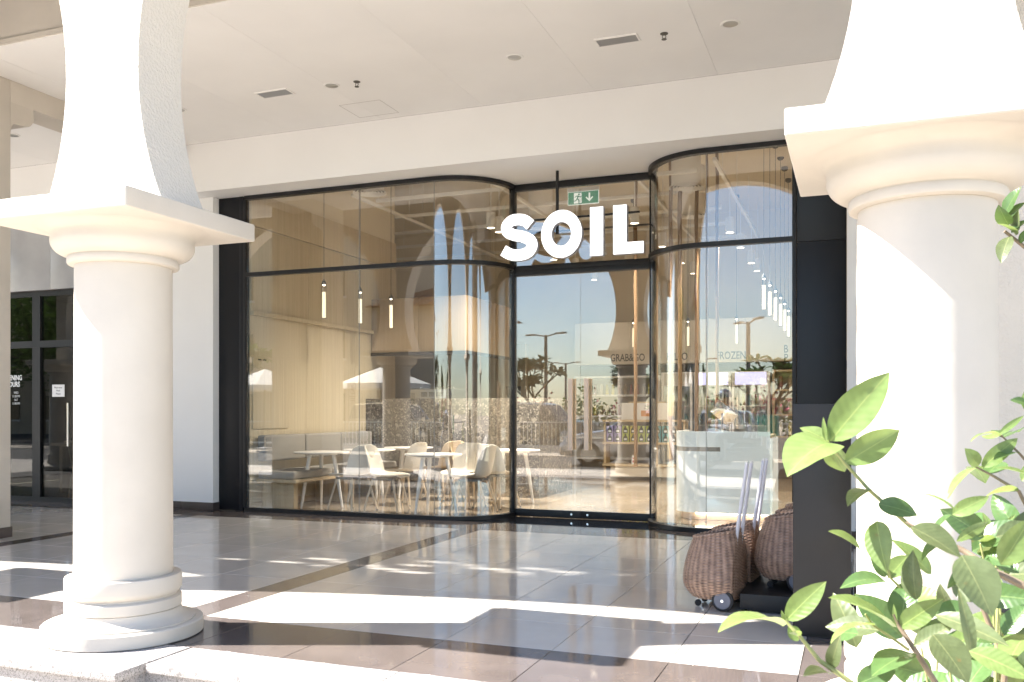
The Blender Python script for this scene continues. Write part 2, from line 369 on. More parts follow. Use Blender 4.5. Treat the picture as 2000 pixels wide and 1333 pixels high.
terrace = structure(MB().box(-16, 8, 3.745, 9.149, -0.5, -0.012).build('terrace_floor', M['grout']))
_tm = {}
def tile(x0, x1, y0, y1, m, parent, name='tile', z=0.0, th=0.011, g=0.0016):
    k = (round(x1 - x0, 3), round(y1 - y0, 3), m.name, th)
    if k not in _tm:
        w, h = (x1 - x0) / 2 - g, (y1 - y0) / 2 - g
        _tm[k] = MB().box(-w, w, -h, h, -th, 0).mesh(name, m, bevel=0.0012, segs=1)
    return inst(name, _tm[k], parent, ((x0 + x1) / 2, (y0 + y1) / 2, z))
rows = [8.55, 7.947, 7.344, 6.741, 6.138, 5.535, 4.932, 4.358]
def xcuts(b0):       # one bay: a cut tile, then five whole ones
    return [b0, b0 + 0.37] + [b0 + 0.37 + 0.6028 * k for k in range(1, 6)]
for k in range(-3, 1):
    b0 = -3.632 + 3.612 * k + 0.0
    xc = xcuts(b0)
    for i in range(len(xc) - 1):
        for j in range(len(rows) - 1):
            tile(xc[i], xc[i + 1], rows[j + 1], rows[j], M['tile'], terrace)
        tile(xc[i], xc[i + 1], 8.55, 9.148, M['tile_brown'], terrace)
        tile(xc[i], xc[i + 1], 3.746, 4.358, M['tile_brown'], terrace)
    for j in range(0, len(rows) - 1):
        tile(b0 - 0.228, b0, rows[j + 1], rows[j], M['tile_brown'], terrace)
    tile(b0 - 0.228, b0, 8.55, 9.148, M['tile_brown'], terrace); tile(b0 - 0.228, b0, 3.746, 4.358, M['tile_brown'], terrace)
for j in range(len(rows) - 1):                       # right of the last strip, behind the pillar
    tile(-0.248, -0.02, rows[j + 1], rows[j], M['tile_brown'], terrace)
    for i in range(2): tile(-0.02 + 0.6028 * i, 0.5828 + 0.6028 * i, rows[j + 1], rows[j], M['tile'], terrace)
for i in range(3):
    tile(-0.248 + 0.6028 * i, 0.3548 + 0.6028 * i, 3.746, 4.358, M['tile_brown'], terrace)
    tile(-0.248 + 0.6028 * i, 0.3548 + 0.6028 * i, 8.55, 9.148, M['tile_brown'], terrace)
structure(MB().box(-4.46, -1.40, 9.150, 9.86, -0.4, -0.002).build('threshold', M['black_granite']))

edge = structure(MB().box(-16, -3.235, 3.26, 3.744, -0.5, -0.045).box(-3.234, 8, 3.44, 3.744, -0.5, -0.045).build('terrace_edge', M['granite']))
gsl = MB().box(-0.6, 0.6, 0, 0.50, -0.042, 0.0).box(-0.6, 0.6, -0.004, 0.0, -0.040, -0.002).mesh('coping_slab', M['granite'], bevel=0.004)
gsr = MB().box(-0.6, 0.6, 0, 0.33, -0.042, 0.0).mesh('coping_slab', M['granite'], bevel=0.004)
groove = MB().box(-0.59, 0.59, 0, 0.006, 0, 0.0015).mesh('anti_slip_groove', mat('groove_shadow', (0.2, 0.18, 0.17), 0.9))
for k in range(9):
    s1 = inst('coping_slab', gsl, edge, (-3.22 - 0.601 - 1.203 * k, 3.242, 0.0015)); s1.scale = (1, 1, 1)
    s2 = inst('coping_slab', gsr, edge, (-3.205 + 0.601 + 1.203 * k, 3.412, 0.0015))
    for s_, o_ in ((s1, 0), (s2, 0)):
        for q in range(3): inst('anti_slip_groove', groove, s_, (0, 0.035 + 0.022 * q, 0.0))

# ------------------------------------------------------------------ columns and the arcade wall
CX0, CSP, CY = 0.255, 4.02, 3.85
ABX = 0.495
def column_master():
    t = thing('column', '', 'column')
    MB().lathe([(0.405, 0), (0.414, 0.006), (0.414, 0.072), (0.408, 0.078)], 72).build('plinth', M['plaster'], t)
    ogee = [(0.372, 0.0785), (0.372, 0.088)] + [(0.297 + 0.075 * (1 - math.sin(a * math.pi / 20)) ** 1.0, 0.088 + 0.056 * (1 - math.cos(a * math.pi / 20))) for a in range(1, 11)]
    MB().lathe(ogee + [(0.297, 0.146)], 72).build('base_moulding', M['plaster'], t)
    MB().lathe([(0.293, 0.1465), (0.299, 0.152), (0.299, 0.204), (0.293, 0.21), (0.276, 0.214), (0.274, 0.222)], 72).build('base_ring', M['plaster'], t)
    MB().lathe([(0.276, 0.2225), (0.288, 0.232), (0.298, 0.246), (0.300, 0.26), (0.300, 0.318), (0.296, 0.328), (0.26, 0.330)], 72).build('base_ring', M['plaster'], t)
    sh = [(0.2535, 0.3305)] + [(0.2535 - 0.004 * (z / 12), 0.3305 + (2.008 - 0.3305) * z / 12) for z in range(1, 13)]
    MB().lathe(sh, 72).build('shaft', M['plaster'], t)
    ov = [(0.262, 2.0085), (0.281, 2.014), (0.286, 2.022), (0.286, 2.046), (0.281, 2.055), (0.284, 2.058)]
    ov += [(0.284 + 0.084 * math.sin(a * math.pi / 16), 2.060 + 0.075 * (1 - math.cos(a * math.pi / 16))) for a in range(1, 9)]
    ov += [(0.366, 2.150), (0.368, 2.165)] + [(0.368 + 0.085 * (1 - math.cos(a * math.pi / 16)), 2.165 + 0.044 * math.sin(a * math.pi / 16)) for a in range(1, 9)]
    MB().lathe(ov, 72).build('capital', M['plaster'], t)
    MB().box(-ABX, ABX, -ABX, ABX, 2.2095, 2.309).build('abacus', M['plaster'], t, bevel=0.008, segs=3)
    return t
col0 = column_master()
cols = {-1: ('white plaster column standing on the jog of the granite terrace edge', None),
        0: ('white plaster column behind the leafy shrub beside the black stand', None)}
for k in range(-4, 3):
    c = col0 if k == -1 else copy_tree(col0)
    c.location = (CX0 + CSP * k, CY, 0.0015)
    if k in cols: c['label'] = cols[k][0]
    else: c['label'] = 'white plaster column further along the arcade away from the shop entrance'
    c['group'] = 'columns of the arcade'

AR, AZ, Z0 = 1.76, 3.05, 2.3105
YF, YB = 3.69, 4.01
def arcade():
    t = thing('arcade_wall', 'white stucco arcade wall of horseshoe arches resting on the columns', 'wall', (0, 0, 0))
    n = 44
    def arch_pts(cx):
        a0 = -math.asin((AZ - Z0) / AR)
        return [(cx, a) for a in [a0 + (math.pi / 2 - a0) * i / n for i in range(n + 1)]]
    for k in range(-4, 2):
        cx = CX0 + CSP * (k + 0.5); h = CSP / 2
        m = MB()
        zs = [(AR * math.cos(a), AZ + AR * math.sin(a)) for _, a in arch_pts(cx)]
        for sgn in (-1, 1):
            for i in range(n):
                (xa, za), (xb, zb) = zs[i], zs[i + 1]
                xo = 0.014 if (k == -1 and sgn == 1) else cx + sgn * h      # the entrance bay keeps a smooth render strip
                A = [(xo, za), (cx + sgn * xa, za), (cx + sgn * xb, zb), (xo, zb)]
                if k == -1 and sgn == 1:
                    B = [(cx + h, za), (xo, za), (xo, zb), (cx + h, zb)]
                    m.add([(p[0], YF, p[1]) for p in B] + [(p[0], YB, p[1]) for p in B], [(0, 1, 2, 3), (7, 6, 5, 4)] + ([(0, 4, 5, 1)] if i == 0 else []))
                v = [(p[0], YF, p[1]) for p in A] + [(p[0], YB, p[1]) for p in A]
                f = [(0, 1, 2, 3), (7, 6, 5, 4), (1, 5, 6, 2)]
                if i == 0: f.append((0, 4, 5, 1))
                m.add(v, f)
        zt = AZ + AR
        # block over the arch with an upper window opening
        v = []; f = []
        wx, wz0, wz1, top = 1.50, 5.55, 7.85, 8.6
        def rect(x0, x1, z0, z1):
            m.add([(x0, YF, z0), (x1, YF, z0), (x1, YF, z1), (x0, YF, z1), (x0, YB, z0), (x1, YB, z0), (x1, YB, z1), (x0, YB, z1)], [(0, 1, 2, 3), (7, 6, 5, 4)])
        rect(cx - h, cx + h, zt, wz0); rect(cx - h, cx - wx, wz0, wz1); rect(cx + wx, cx + h, wz0, wz1); rect(cx - h, cx + h, wz1, top)
        m.add([(cx - wx, YF, wz0), (cx + wx, YF, wz0), (cx + wx, YB, wz0), (cx - wx, YB, wz0)], [(0, 1, 2, 3)])
        m.add([(cx - wx, YF, wz1), (cx + wx, YF, wz1), (cx + wx, YB, wz1), (cx - wx, YB, wz1)], [(3, 2, 1, 0)])
        for sg in (-1, 1):
            m.add([(cx + sg * wx, YF, wz0), (cx + sg * wx, YB, wz0), (cx + sg * wx, YB, wz1), (cx + sg * wx, YF, wz1)], [(0, 1, 2, 3)])
        me = bpy.data.meshes.new('arch_bay'); me.from_pydata(m.v, [], m.f)
        bm = bmesh.new(); bm.from_mesh(me); bmesh.ops.remove_doubles(bm, verts=bm.verts, dist=1e-4)
        bmesh.ops.recalc_face_normals(bm, faces=bm.faces); bm.to_mesh(me); bm.free()
        me.materials.append(M['stucco']); me.materials.append(M['plaster'])
        for p in me.polygons:
            if k == -1 and -0.6 < p.center.x < 0.013 and p.center.z < zt - 0.5: p.material_index = 1
        for p in me.polygons: p.use_smooth = True
        me.set_sharp_from_angle(angle=R(35))
        inst('arch_bay', me, t)
    # piers at both ends and roof over the tall gallery
    return t
arcw = arcade()
# perforated screens in the upper windows: plates pierced with round holes
def screen_mesh():
    m = MB(); nx, nz, w, h = 7, 6, 3.0, 2.30; cw, chh = w / nx, h / nz; n = 16; rnd = random.Random(3)
    for i in range(nx):
        for j in range(nz):
            x0, z0 = -w / 2 + i * cw, j * chh; ccx, ccz = x0 + cw / 2, z0 + chh / 2
            r = rnd.choice((0.0, 0.055, 0.065, 0.07, 0.08, 0.06, 0.045, 0.0, 0.07))
            if r == 0.0:
                m.box(x0, x0 + cw, -0.003, 0.003, z0, z0 + chh); continue
            per = []
            for q in range(n):
                a = 2 * math.pi * (q + 0.5) / n; dx, dz = math.cos(a), math.sin(a); s = 1 / max(abs(dx) / (cw / 2), abs(dz) / (chh / 2))
                per.append((ccx + dx * s, ccz + dz * s))
            # snap the corners
            for cxx, czz in ((-1, -1), (1, -1), (1, 1), (-1, 1)):
                k = min(range(n), key=lambda q: (per[q][0] - ccx - cxx * cw / 2) ** 2 + (per[q][1] - ccz - czz * chh / 2) ** 2)
                per[k] = (ccx + cxx * cw / 2, ccz + czz * chh / 2)
            jx, jz = rnd.uniform(-0.025, 0.025), (0.07 if i % 2 else -0.07) + rnd.uniform(-0.03, 0.03)
            cir = [(ccx + jx + 2.2 * r * math.cos(2 * math.pi * (q + 0.5) / n), ccz + jz + r * math.sin(2 * math.pi * (q + 0.5) / n)) for q in range(n)]
            v = [(p[0], y, p[1]) for y in (-0.003, 0.003) for p in per] + [(p[0], y, p[1]) for y in (-0.003, 0.003) for p in cir]
            f = []
            for q in range(n):
                p = (q + 1) % n; f += [(q, p, 2 * n + p, 2 * n + q), (n + p, n + q, 3 * n + q, 3 * n + p), (2 * n + q, 2 * n + p, 3 * n + p, 3 * n + q)]
            m.add(v, f)
    return m.mesh('perforated_screen', M['plaster'], smooth=False)
scm = screen_mesh()
for k in range(-4, 2):
    o = inst('perforated_screen', scm, None, (CX0 + CSP * (k + 0.5), 3.72, 5.55))
    tag(o, 'pierced white screen filling an upper window of the arcade wall', 'screen', 'pierced screens above the arches')

# tall gallery behind the arches: drop face, roof, end wall
structure(MB().box(-18, 10, 5.80, 6.05, 4.4735, 8.6).box(-18, 10, 5.782, 5.7995, 4.4655, 4.51).build('ceiling_drop', M['plaster']))
structure(MB().box(-18, 10, 3.69, 22, 8.602, 8.9).build('roof', M['plaster']))
ceil = structure(MB().box(-18, 10, 6.06, 9.0, 4.4725, 4.62).build('ceiling', M['grout']))
for k in range(-9, 5):
    x0 = -3.68 + 1.22 * k
    for (y0, y1) in ((5.801, 8.758),):
        inst('ceiling_panel', MB().box(x0 + 0.0012, x0 + 1.2188, y0, y1, 4.46, 4.472).mesh('ceiling_panel', M['ceil_paint'], smooth=False), ceil)
hatch = MB()
for a, b, c_, d_ in ((-5.1, -4.62, 8.20, 8.203), (-5.1, -4.62, 8.62, 8.623), (-5.103, -5.1, 8.2, 8.623), (-4.62, -4.617, 8.2, 8.623)): hatch.box(a, b, c_, d_, 4.4585, 4.461)
hatch.build('access_hatch_joint', mat('hatch_joint', (0.36, 0.32, 0.28), 0.8), ceil)

# glazing plan: straight bay, quarter-round to the recessed doors, quarter-round out to the second bay
GY, DY, RC = 9.15, 9.84, 0.69
XL0, XL1, XD0, XD1, XR0, XR1 = -7.02, -4.45, -3.76, -2.10, -1.41, -0.56
def arcpts(cx, cy, a0, a1, n=20): return [(cx + RC * math.cos(a0 + (a1 - a0) * i / n), cy + RC * math.sin(a0 + (a1 - a0) * i / n)) for i in range(n + 1)]
CL = arcpts(XL1, DY, -math.pi / 2, 0)            # from (XL1, GY) to (XD0, DY)
CR = arcpts(XR0, DY, math.pi, 1.5 * math.pi)     # from (XD1, DY) to (XR0, GY)
PATH_L = [(XL0, GY), (-5.42, GY)] + CL
PATH_R = CR + [(XR1, GY)]

SOF, CEI = 3.876, 4.459
bh = MB()
line = [(-18, 9.22), (-7.02, 9.22)] + [(x, y + 0.07) for x, y in CL if x < XD0 - 0.02] + [(XD0 - 0.01, DY + 0.07), (XD1 + 0.01, DY + 0.07)] + [(x, y + 0.07) for x, y in CR if x > XD1 + 0.02] + [(-0.5, 9.22), (10, 9.22)]
nn = len(line)
bh.add([(x, 8.76, z) for z in (SOF, CEI) for x, y in line] + [(x, y, z) for z in (SOF, CEI) for x, y in line],
       [q for i in range(nn - 1) for q in ((i, i + 1, nn + i + 1, nn + i), (2 * nn + i + 1, 2 * nn + i, 3 * nn + i, 3 * nn + i + 1), (i + 1, i, 2 * nn + i, 2 * nn + i + 1), (nn + i, nn + i + 1, 3 * nn + i + 1, 3 * nn + i))] + [(0, nn, 3 * nn, 2 * nn), (nn - 1, 2 * nn - 1, 4 * nn - 1, 3 * nn - 1)])
tag(bh.build('fascia', M['wall_paint'], smooth=False), 'plain white fascia and soffit running above the shop glazing', 'fascia')

# piers of the inner row, cross beam with scalloped bracket
def scallop(x0, x1, y_in, sgn, ztop):
    """bracket profile in the y-z plane starting on the face y_in and stepping out along sgn"""
    pts = [(0, ztop), (0.26, ztop), (0.26, ztop - 0.09)]
    for i in range(1, 9): a = i / 8 * math.pi / 2; pts.append((0.26 - 0.09 * (1 - math.cos(a)), ztop - 0.09 - 0.10 * math.sin(a)))
    for i in range(1, 9): a = i / 8 * math.pi / 2; pts.append((0.17 - 0.12 * math.sin(a), ztop - 0.19 + 0.00 - 0.012 * math.sin(a)))
    for i in range(1, 7): a = i / 6 * math.pi / 2; pts.append((0.05 - 0.05 * math.sin(a), ztop - 0.202 - 0.09 * (1 - math.cos(a))))
    return MB().prism([(y_in + sgn * p[0], p[1]) for p in pts], x0, x1, 'x')
for nm, x0, x1, lb in (('pier', -8.62, -7.70, 'white pier carrying the scalloped beam beside the column'), ('pier', 0.0, 0.95, 'white stucco pier behind the column with the shrub')):
    t = thing(nm, lb, 'pier', ((x0 + x1) / 2, 6.11, 0.0015)); w = (x1 - x0) / 2
    MB().box(-w, w, -0.31, 0.31, 0.0, 4.457).build('shaft', M['stucco'] if x0 > -1 else M['plaster'], t, bevel=0.006)
    MB().box(-w - 0.011, w + 0.011, -0.321, 0.321, 0.0, 0.10).build('skirting', M['skirt'], t, bevel=0.002)
t = thing('cross_beam', 'white ceiling beam with a scalloped bracket on the pier', 'beam', (0, 0, 0))
MB().box(-8.05, -7.702, 6.421, 9.018, 4.245, 4.458).build('beam', M['plaster'], t, smooth=False)
scallop(-8.05, -7.702, 6.421, 1, 4.2448).build('bracket', M['plaster'], t, angle=30)
scallop(-8.05, -7.702, 9.018, -1, 4.2448).build('bracket', M['plaster'], t, angle=30)

# white walls either side of the shop front
t = thing('wall', 'white wall with brown tile skirting left of the black panel', 'wall', (-8.36, 9.2, 0.0015))
MB().box(-0.95, 0.945, -0.18, 0.1, 0.0, 3.873).build('wall_face', M['wall_paint'], t, bevel=0.004)
for i in range(4):
    MB().box(-0.95 + 0.475 * i + 0.002, -0.95 + 0.475 * (i + 1) - 0.002, -0.191, -0.1805, 0.0, 0.098).build('skirting', M['skirt'], t, bevel=0.001)
MB().box(0.9455, 0.956, -0.19, 0.1, 0.0, 0.098).build('skirting', M['skirt'], t, bevel=0.001)
t = thing('wall', 'white wall right of the black panel behind the stand', 'wall', (2.45, 9.2, 0.0015))
MB().box(-2.53, 2.5, -0.18, 0.1, 0.0, 3.873).build('wall_face', M['wall_paint'], t, bevel=0.004)
MB().box(-2.54, 2.5, -0.191, -0.1805, 0.0, 0.098).build('skirting', M['skirt'], t, bevel=0.001)

# ceiling fittings
def vent(x, y, lb):
    t = thing('ceiling_vent', lb, 'vent', (x, y, 4.46), 0, 'ceiling vents')
    fr = MB()
    for a in ((-0.19, 0.19, -0.085, -0.07), (-0.19, 0.19, 0.07, 0.085), (-0.19, -0.175, -0.07, 0.07), (0.175, 0.19, -0.07, 0.07)): fr.box(*a, -0.012, 0.004)
    fr.build('frame', M['ceil_paint'], t, bevel=0.002)
    MB().box(-0.175, 0.175, -0.07, 0.07, -0.0022, 0.003).build('backing', M['dark'], t)
    for i in range(7):
        y0 = -0.064 + i * 0.0195
        MB().add([(-0.175, y0, -0.004), (0.175, y0, -0.004), (0.175, y0 + 0.009, -0.010), (-0.175, y0 + 0.009, -0.010), (-0.175, y0, -0.0025), (0.175, y0, -0.0025), (0.175, y0 + 0.009, -0.0085), (-0.175, y0 + 0.009, -0.0085)],
                 [(0, 1, 2, 3), (7, 6, 5, 4), (0, 4, 5, 1), (2, 6, 7, 3)]).build('slat', M['steel'], t, smooth=False)
vent(-1.94, 7.62, 'white slatted ceiling vent nearest the exit doors'); vent(-5.51, 7.645, 'white slatted ceiling vent beside the access hatch')
def downlight():
    t = thing('downlight', 'round recessed downlight in the white arcade ceiling', 'downlight', (0, 0, 4.46), 0, 'downlights in the arcade ceiling')
    MB().lathe([(0.062, -0.002), (0.064, -0.008), (0.078, -0.009), (0.082, -0.004), (0.082, 0.002), (0.062, 0.002)], 32, caps=False).build('trim_ring', M['white'], t)
    MB().lathe([(0.0615, -0.006), (0.05, -0.0015), (0.001, -0.001)], 32, caps=False).build('reflector', M['steel'], t)
    return t
d0 = downlight()
for i, (x, y) in enumerate(((-0.977, 7.64), (-2.911, 7.657), (-4.855, 7.667), (-6.77, 7.69), (-9.21, 7.706))):
    o = d0 if i == 0 else copy_tree(d0); o.location = (x, y, 4.46)
    o['label'] = 'round recessed downlight in the white ceiling ' + ('between the near vent and the big column', 'above the entrance doors', 'beside the access hatch', 'close to the black side panel', 'beyond the scalloped beam')[i]
def sprinkler():
    t = thing('sprinkler', 'small dark sprinkler head hanging from the arcade ceiling', 'sprinkler', (0, 0, 4.46), 0, 'sprinklers in the arcade ceiling')
    MB().lathe([(0.034, 0.001), (0.034, -0.004), (0.02, -0.010), (0.012, -0.012)], 20).build('escutcheon', M['dark'], t)
    MB().tube([(0.01, 0, -0.012), (0.016, 0, -0.03), (0.004, 0, -0.048)], 0.003, 6).tube([(-0.01, 0, -0.012), (-0.016, 0, -0.03), (-0.004, 0, -0.048)], 0.003, 6).build('frame_arm', M['dark'], t)
    MB().lathe([(0.022, -0.052), (0.022, -0.048), (0.004, -0.046)], 16).build('deflector', M['dark'], t)
    return t
s0 = sprinkler(); s1 = copy_tree(s0); s0['label'] = 'small dark sprinkler head beside the access hatch downlight'; s1['label'] = 'small dark sprinkler head beside the vent near the doors'; s0.location = (-4.572, 7.672, 4.46); s1.location = (-1.534, 7.638, 4.46)
# ------------------------------------------------------------------ storefront
sf = thing('storefront', 'black framed glass shop front with curved corners either side of the doors', 'storefront', (0, 0, 0))
TR0, TR1, HT0, HT1, SILL = 2.882, 2.93, 3.828, 3.874, 0.046
fl_ = MB(); 
for z0, z1, th in ((0.0005, SILL, 0.075), (TR0, TR1, 0.07), (HT0, HT1, 0.075)):
    MB().ribbon(PATH_L, z0, z1, th).build('curved_rail', M['black_metal'], sf, angle=30)
    MB().ribbon(PATH_R, z0, z1, th).build('curved_rail', M['black_metal'], sf, angle=30)
GI = M['glass']
def pane(path, z0, z1): MB().ribbon(path, z0, z1, 0.012).build('pane', GI, sf, angle=30)
for z0, z1 in ((SILL + 0.0005, TR0 - 0.0005), (TR1 + 0.0005, HT0 - 0.0005)):
    pane([(XL0 + 0.021, GY), (-5.423, GY)], z0, z1); pane([(-5.417, GY), (XL1 - 0.003, GY)], z0, z1)
    pane([(XL1 + 0.003, GY)] + CL[1:-1] + [(XD0, DY - 0.04)], z0, z1)
    pane([(XD1, DY - 0.04)] + CR[1:-1] + [(XR0 - 0.003, GY)], z0, z1); pane([(XR0 + 0.003, GY), (XR1 - 0.021, GY)], z0, z1)
    for x in (-5.42, XL1, XR0):
        MB().box(x - 0.0025, x + 0.0025, GY - 0.0055, GY + 0.0055, z0, z1).build('joint_seal', M['glass_edge'], sf, smooth=False)
# uprights
for x, z1 in ((XL0, HT1), (XR1, HT1)):
    MB().box(x - 0.02, x + 0.02, GY - 0.034, GY + 0.034, SILL + 0.001, HT0 - 0.001).build('mullion', M['black_metal'], sf, bevel=0.002)
for x in (XD0 - 0.0, XD1 + 0.0):
    MB().box(x - 0.033, x + 0.033, DY - 0.036, DY + 0.04, 0.0, HT1).build('door_post', M['black_metal'], sf, bevel=0.002)
# black side panels
MB().box(-7.413, -7.1, GY - 0.02, GY + 0.03, 0.002, 3.873).build('side_panel', M['black_panel'], sf, bevel=0.002)
MB().box(-7.098, -7.045, GY - 0.028, GY + 0.03, 0.002, 3.873).build('side_panel', M['black_panel'], sf, bevel=0.002)
for z0, z1 in ((0.002, 2.868), (2.872, 3.873)):
    MB().box(-0.537, -0.085, GY - 0.02, GY + 0.03, z0, z1).build('side_panel', M['black_panel'], sf, bevel=0.002)
# head and transom over the doors
xa, xb = XD0 + 0.0335, XD1 - 0.0335
MB().box(xa, xb, DY - 0.03, DY + 0.03, 3.800, HT1 + 0.001).build('head_rail', M['black_metal'], sf, bevel=0.002)
MB().box(xa, xb, DY - 0.03, DY + 0.03, 2.868, 2.925).build('transom', M['black_metal'], sf, bevel=0.002)
MB().box(xa, xb, DY - 0.045, DY + 0.028, 2.805, 2.866).build('door_header', M['black_metal'], sf, bevel=0.002)
MB().box(xa + 0.002, xb - 0.002, DY - 0.006, DY + 0.006, 2.926, 3.799).build('pane', GI, sf, smooth=False)
MB().tube([(xa, 10.02, 3.34), (xb, 10.02, 3.34)], 0.012, 8).build('stay_bar', M['black_metal'], sf)
# the two door leaves
xm = -2.935
def door(x0, x1, hx, lb):
    t = thing('glass_door', lb, 'door', ((x0 + x1) / 2, DY, 0.0), 0, 'entrance doors'); w = (x1 - x0) / 2
    MB().box(-w, w, -0.006, 0.006, 0.0885, 2.8035).build('pane', GI, t, smooth=False)
    MB().box(-w, w, -0.022, 0.022, 0.004, 0.088).build('bottom_rail', M['black_metal'], t, bevel=0.002)
    hx -= (x0 + x1) / 2
    h = MB().box(hx - 0.026, hx + 0.026, -0.088, -0.046, 0.785, 1.60).build('pull_handle', M['handle_wood'], t, bevel=0.004)
    MB().box(hx - 0.0255, hx + 0.0255, -0.0455, -0.038, 0.786, 1.599).build('backing_strip', mat('brass_strip', (0.45, 0.36, 0.16), 0.35, metal=0.7), h, smooth=False)
    for z in (0.87, 1.51): MB().tube([(hx, -0.0375, z), (hx, -0.0065, z)], 0.012, 10).build('standoff', M['steel'], h)
    MB().box(hx - 0.026, hx + 0.026, 0.03, 0.065, 0.785, 1.60).build('pull_handle', M['handle_wood'], t, bevel=0.004)
    MB().tube([(hx, 0.0065, 0.87), (hx, 0.031, 0.87)], 0.012, 10).tube([(hx, 0.0065, 1.51), (hx, 0.031, 1.51)], 0.012, 10).build('standoff', M['steel'], t)
    MB().tube([(hx, -0.034, 0.05), (hx, -0.0225, 0.05)], 0.012, 12).build('lock', M['chrome'], t)
door(xa + 0.003, xm - 0.0015, -3.035, 'glass entrance door leaf next to the seating corner window')
door(xm + 0.0015, xb - 0.003, -2.845, 'glass entrance door leaf next to the white service counter')

# ------------------------------------------------------------------ hanging sign
SY = 9.36
sg = thing('shop_sign', 'hanging illuminated white letters reading SOIL above the entrance', 'sign', (-2.9, SY, 2.88))
def letter(name, m): 
    o = m.build('letter', [M['white_sign'], M['sign_side']], sg, bevel=0.003, segs=1, angle=30)
    for p in o.data.polygons: p.material_index = 0 if p.normal.y < -0.9 else 1
    return o
def catmull(pts, n=8):
    out = []
    for i in range(len(pts) - 1):
        p0, p1, p2, p3 = pts[max(i - 1, 0)], pts[i], pts[i + 1], pts[min(i + 2, len(pts) - 1)]
        for k in range(n):
            t = k / n
            out.append(tuple(0.5 * ((2 * p1[a]) + (-p0[a] + p2[a]) * t + (2 * p0[a] - 5 * p1[a] + 4 * p2[a] - p3[a]) * t * t + (-p0[a] + 3 * p1[a] - 3 * p2[a] + p3[a]) * t ** 3) for a in (0, 1)))
    return out + [pts[-1]]
sp = [(0.128, 0.118), (0.072, 0.168), (0.0, 0.188), (-0.078, 0.178), (-0.128, 0.125), (-0.118, 0.062), (-0.045, 0.022), (0.045, -0.002), (0.128, -0.050), (0.145, -0.118), (0.098, -0.178), (0.01, -0.2), (-0.085, -0.186), (-0.165, -0.138)]
sc_ = catmull([(p[0] * 1.10, p[1] * 1.02) for p in sp], 6)
wd = [0.126 for k in range(len(sc_))]
def stroke(path, w):
    n = len(path); Lp = []; Rp = []
    for i, p in enumerate(path):
        a = Vector(path[max(i - 1, 0)]); b = Vector(path[min(i + 1, n - 1)]); t = (b - a).normalized()
        Lp.append((p[0] - t.y * w[i] / 2, p[1] + t.x * w[i] / 2)); Rp.append((p[0] + t.y * w[i] / 2, p[1] - t.x * w[i] / 2))
    return Lp, Rp
def solid_stroke(path, w, cx, cz, y0, y1, closed=False):
    Lp, Rp = stroke(path, w); n = len(path); m = MB()
    v = [(cx + p[0], y, cz + p[1]) for y in (y0, y1) for p in Lp] + [(cx + p[0], y, cz + p[1]) for y in (y0, y1) for p in Rp]
    f = []
    for i in range(n - 1):
        f += [(i, i + 1, 2 * n + i + 1, 2 * n + i), (n + i + 1, n + i, 3 * n + i, 3 * n + i + 1), (i + 1, i, n + i, n + i + 1), (2 * n + i, 2 * n + i + 1, 3 * n + i + 1, 3 * n + i)]
    f += [(0, 2 * n, 3 * n, n), (n - 1, 2 * n - 1, 4 * n - 1, 3 * n - 1)]
    return m.add(v, f)
YA, YBk = -0.035, 0.035
letter('S', solid_stroke(sc_, wd, -0.600, 0.285, YA, YBk))
o_ = MB(); n = 56
ring = [(0.235, 0.263), (0.109, 0.128)]
v = [(-0.10 + rx * math.cos(2 * math.pi * i / n), y, 0.282 + rz * math.sin(2 * math.pi * i / n)) for (rx, rz) in ring for y in (YA, YBk) for i in range(n)]
f = []
for i in range(n):
    j = (i + 1) % n
    f += [(i, j, 2 * n + j, 2 * n + i), (n + j, n + i, 3 * n + i, 3 * n + j), (j, i, n + i, n + j), (2 * n + i, 2 * n + j, 3 * n + j, 3 * n + i)]
letter('O', o_.add(v, f))
letter('I', MB().box(0.222, 0.372, YA, YBk, 0.018, 0.545))
letter('L', MB().prism([(0.478, 0.018), (0.812, 0.018), (0.812, 0.145), (0.630, 0.145), (0.630, 0.545), (0.478, 0.545)], YA, YBk))
MB().tube([(-0.172, 0.046, 0.30), (-0.172, 0.046, 0.995)], 0.017, 10).build('hanger_rod', M['black_metal'], sg)
MB().box(-0.70, 0.75, 0.036, 0.056, 0.462, 0.482).build('back_rail', M['black_metal'], sg, smooth=False)

# ------------------------------------------------------------------ neighbouring shop
ns = thing('neighbour_shop', 'dark framed glass front of the next shop under grey marble', 'shop', (0, 0, 0))
for i in range(5):
    x0 = -13.4 + 0.815 * i
    MB().box(x0 + 0.0015, x0 + 0.8135, 9.06, 9.12, 2.872, 3.873).build('marble_panel', M['marble'], ns, bevel=0.002)
NF = 9.12
for x in (-13.3, -11.9, -10.465, -9.36):
    w = 0.045 if x != -10.465 else 0.072
    MB().box(x - w, x + w, NF, NF + 0.07, 0.06, 2.868).build('mullion', M['black_metal'], ns, smooth=False)
MB().box(-13.3, -9.3, NF + 0.001, NF + 0.069, 2.80, 2.868).build('head_rail', M['black_metal'], ns, smooth=False)
MB().box(-13.3, -9.3, NF - 0.003, NF + 0.073, 2.10, 2.19).build('transom', M['black_metal'], ns, smooth=False)
MB().box(-13.3, -9.3, NF + 0.001, NF + 0.069, 0.0, 0.06).build('sill', M['black_metal'], ns, smooth=False)
M['dark_glass'] = glass_mat('tinted_shop_glass', 1.5, (0.55, 0.56, 0.55))
for x0, x1 in ((-11.85, -10.54), (-10.39, -9.41)):
    MB().box(x0, x1, NF + 0.03, NF + 0.04, 0.061, 2.0995).build('pane', M['dark_glass'], ns, smooth=False)
    MB().box(x0, x1, NF + 0.03, NF + 0.04, 2.1905, 2.7995).build('pane', M['dark_glass'], ns, smooth=False)
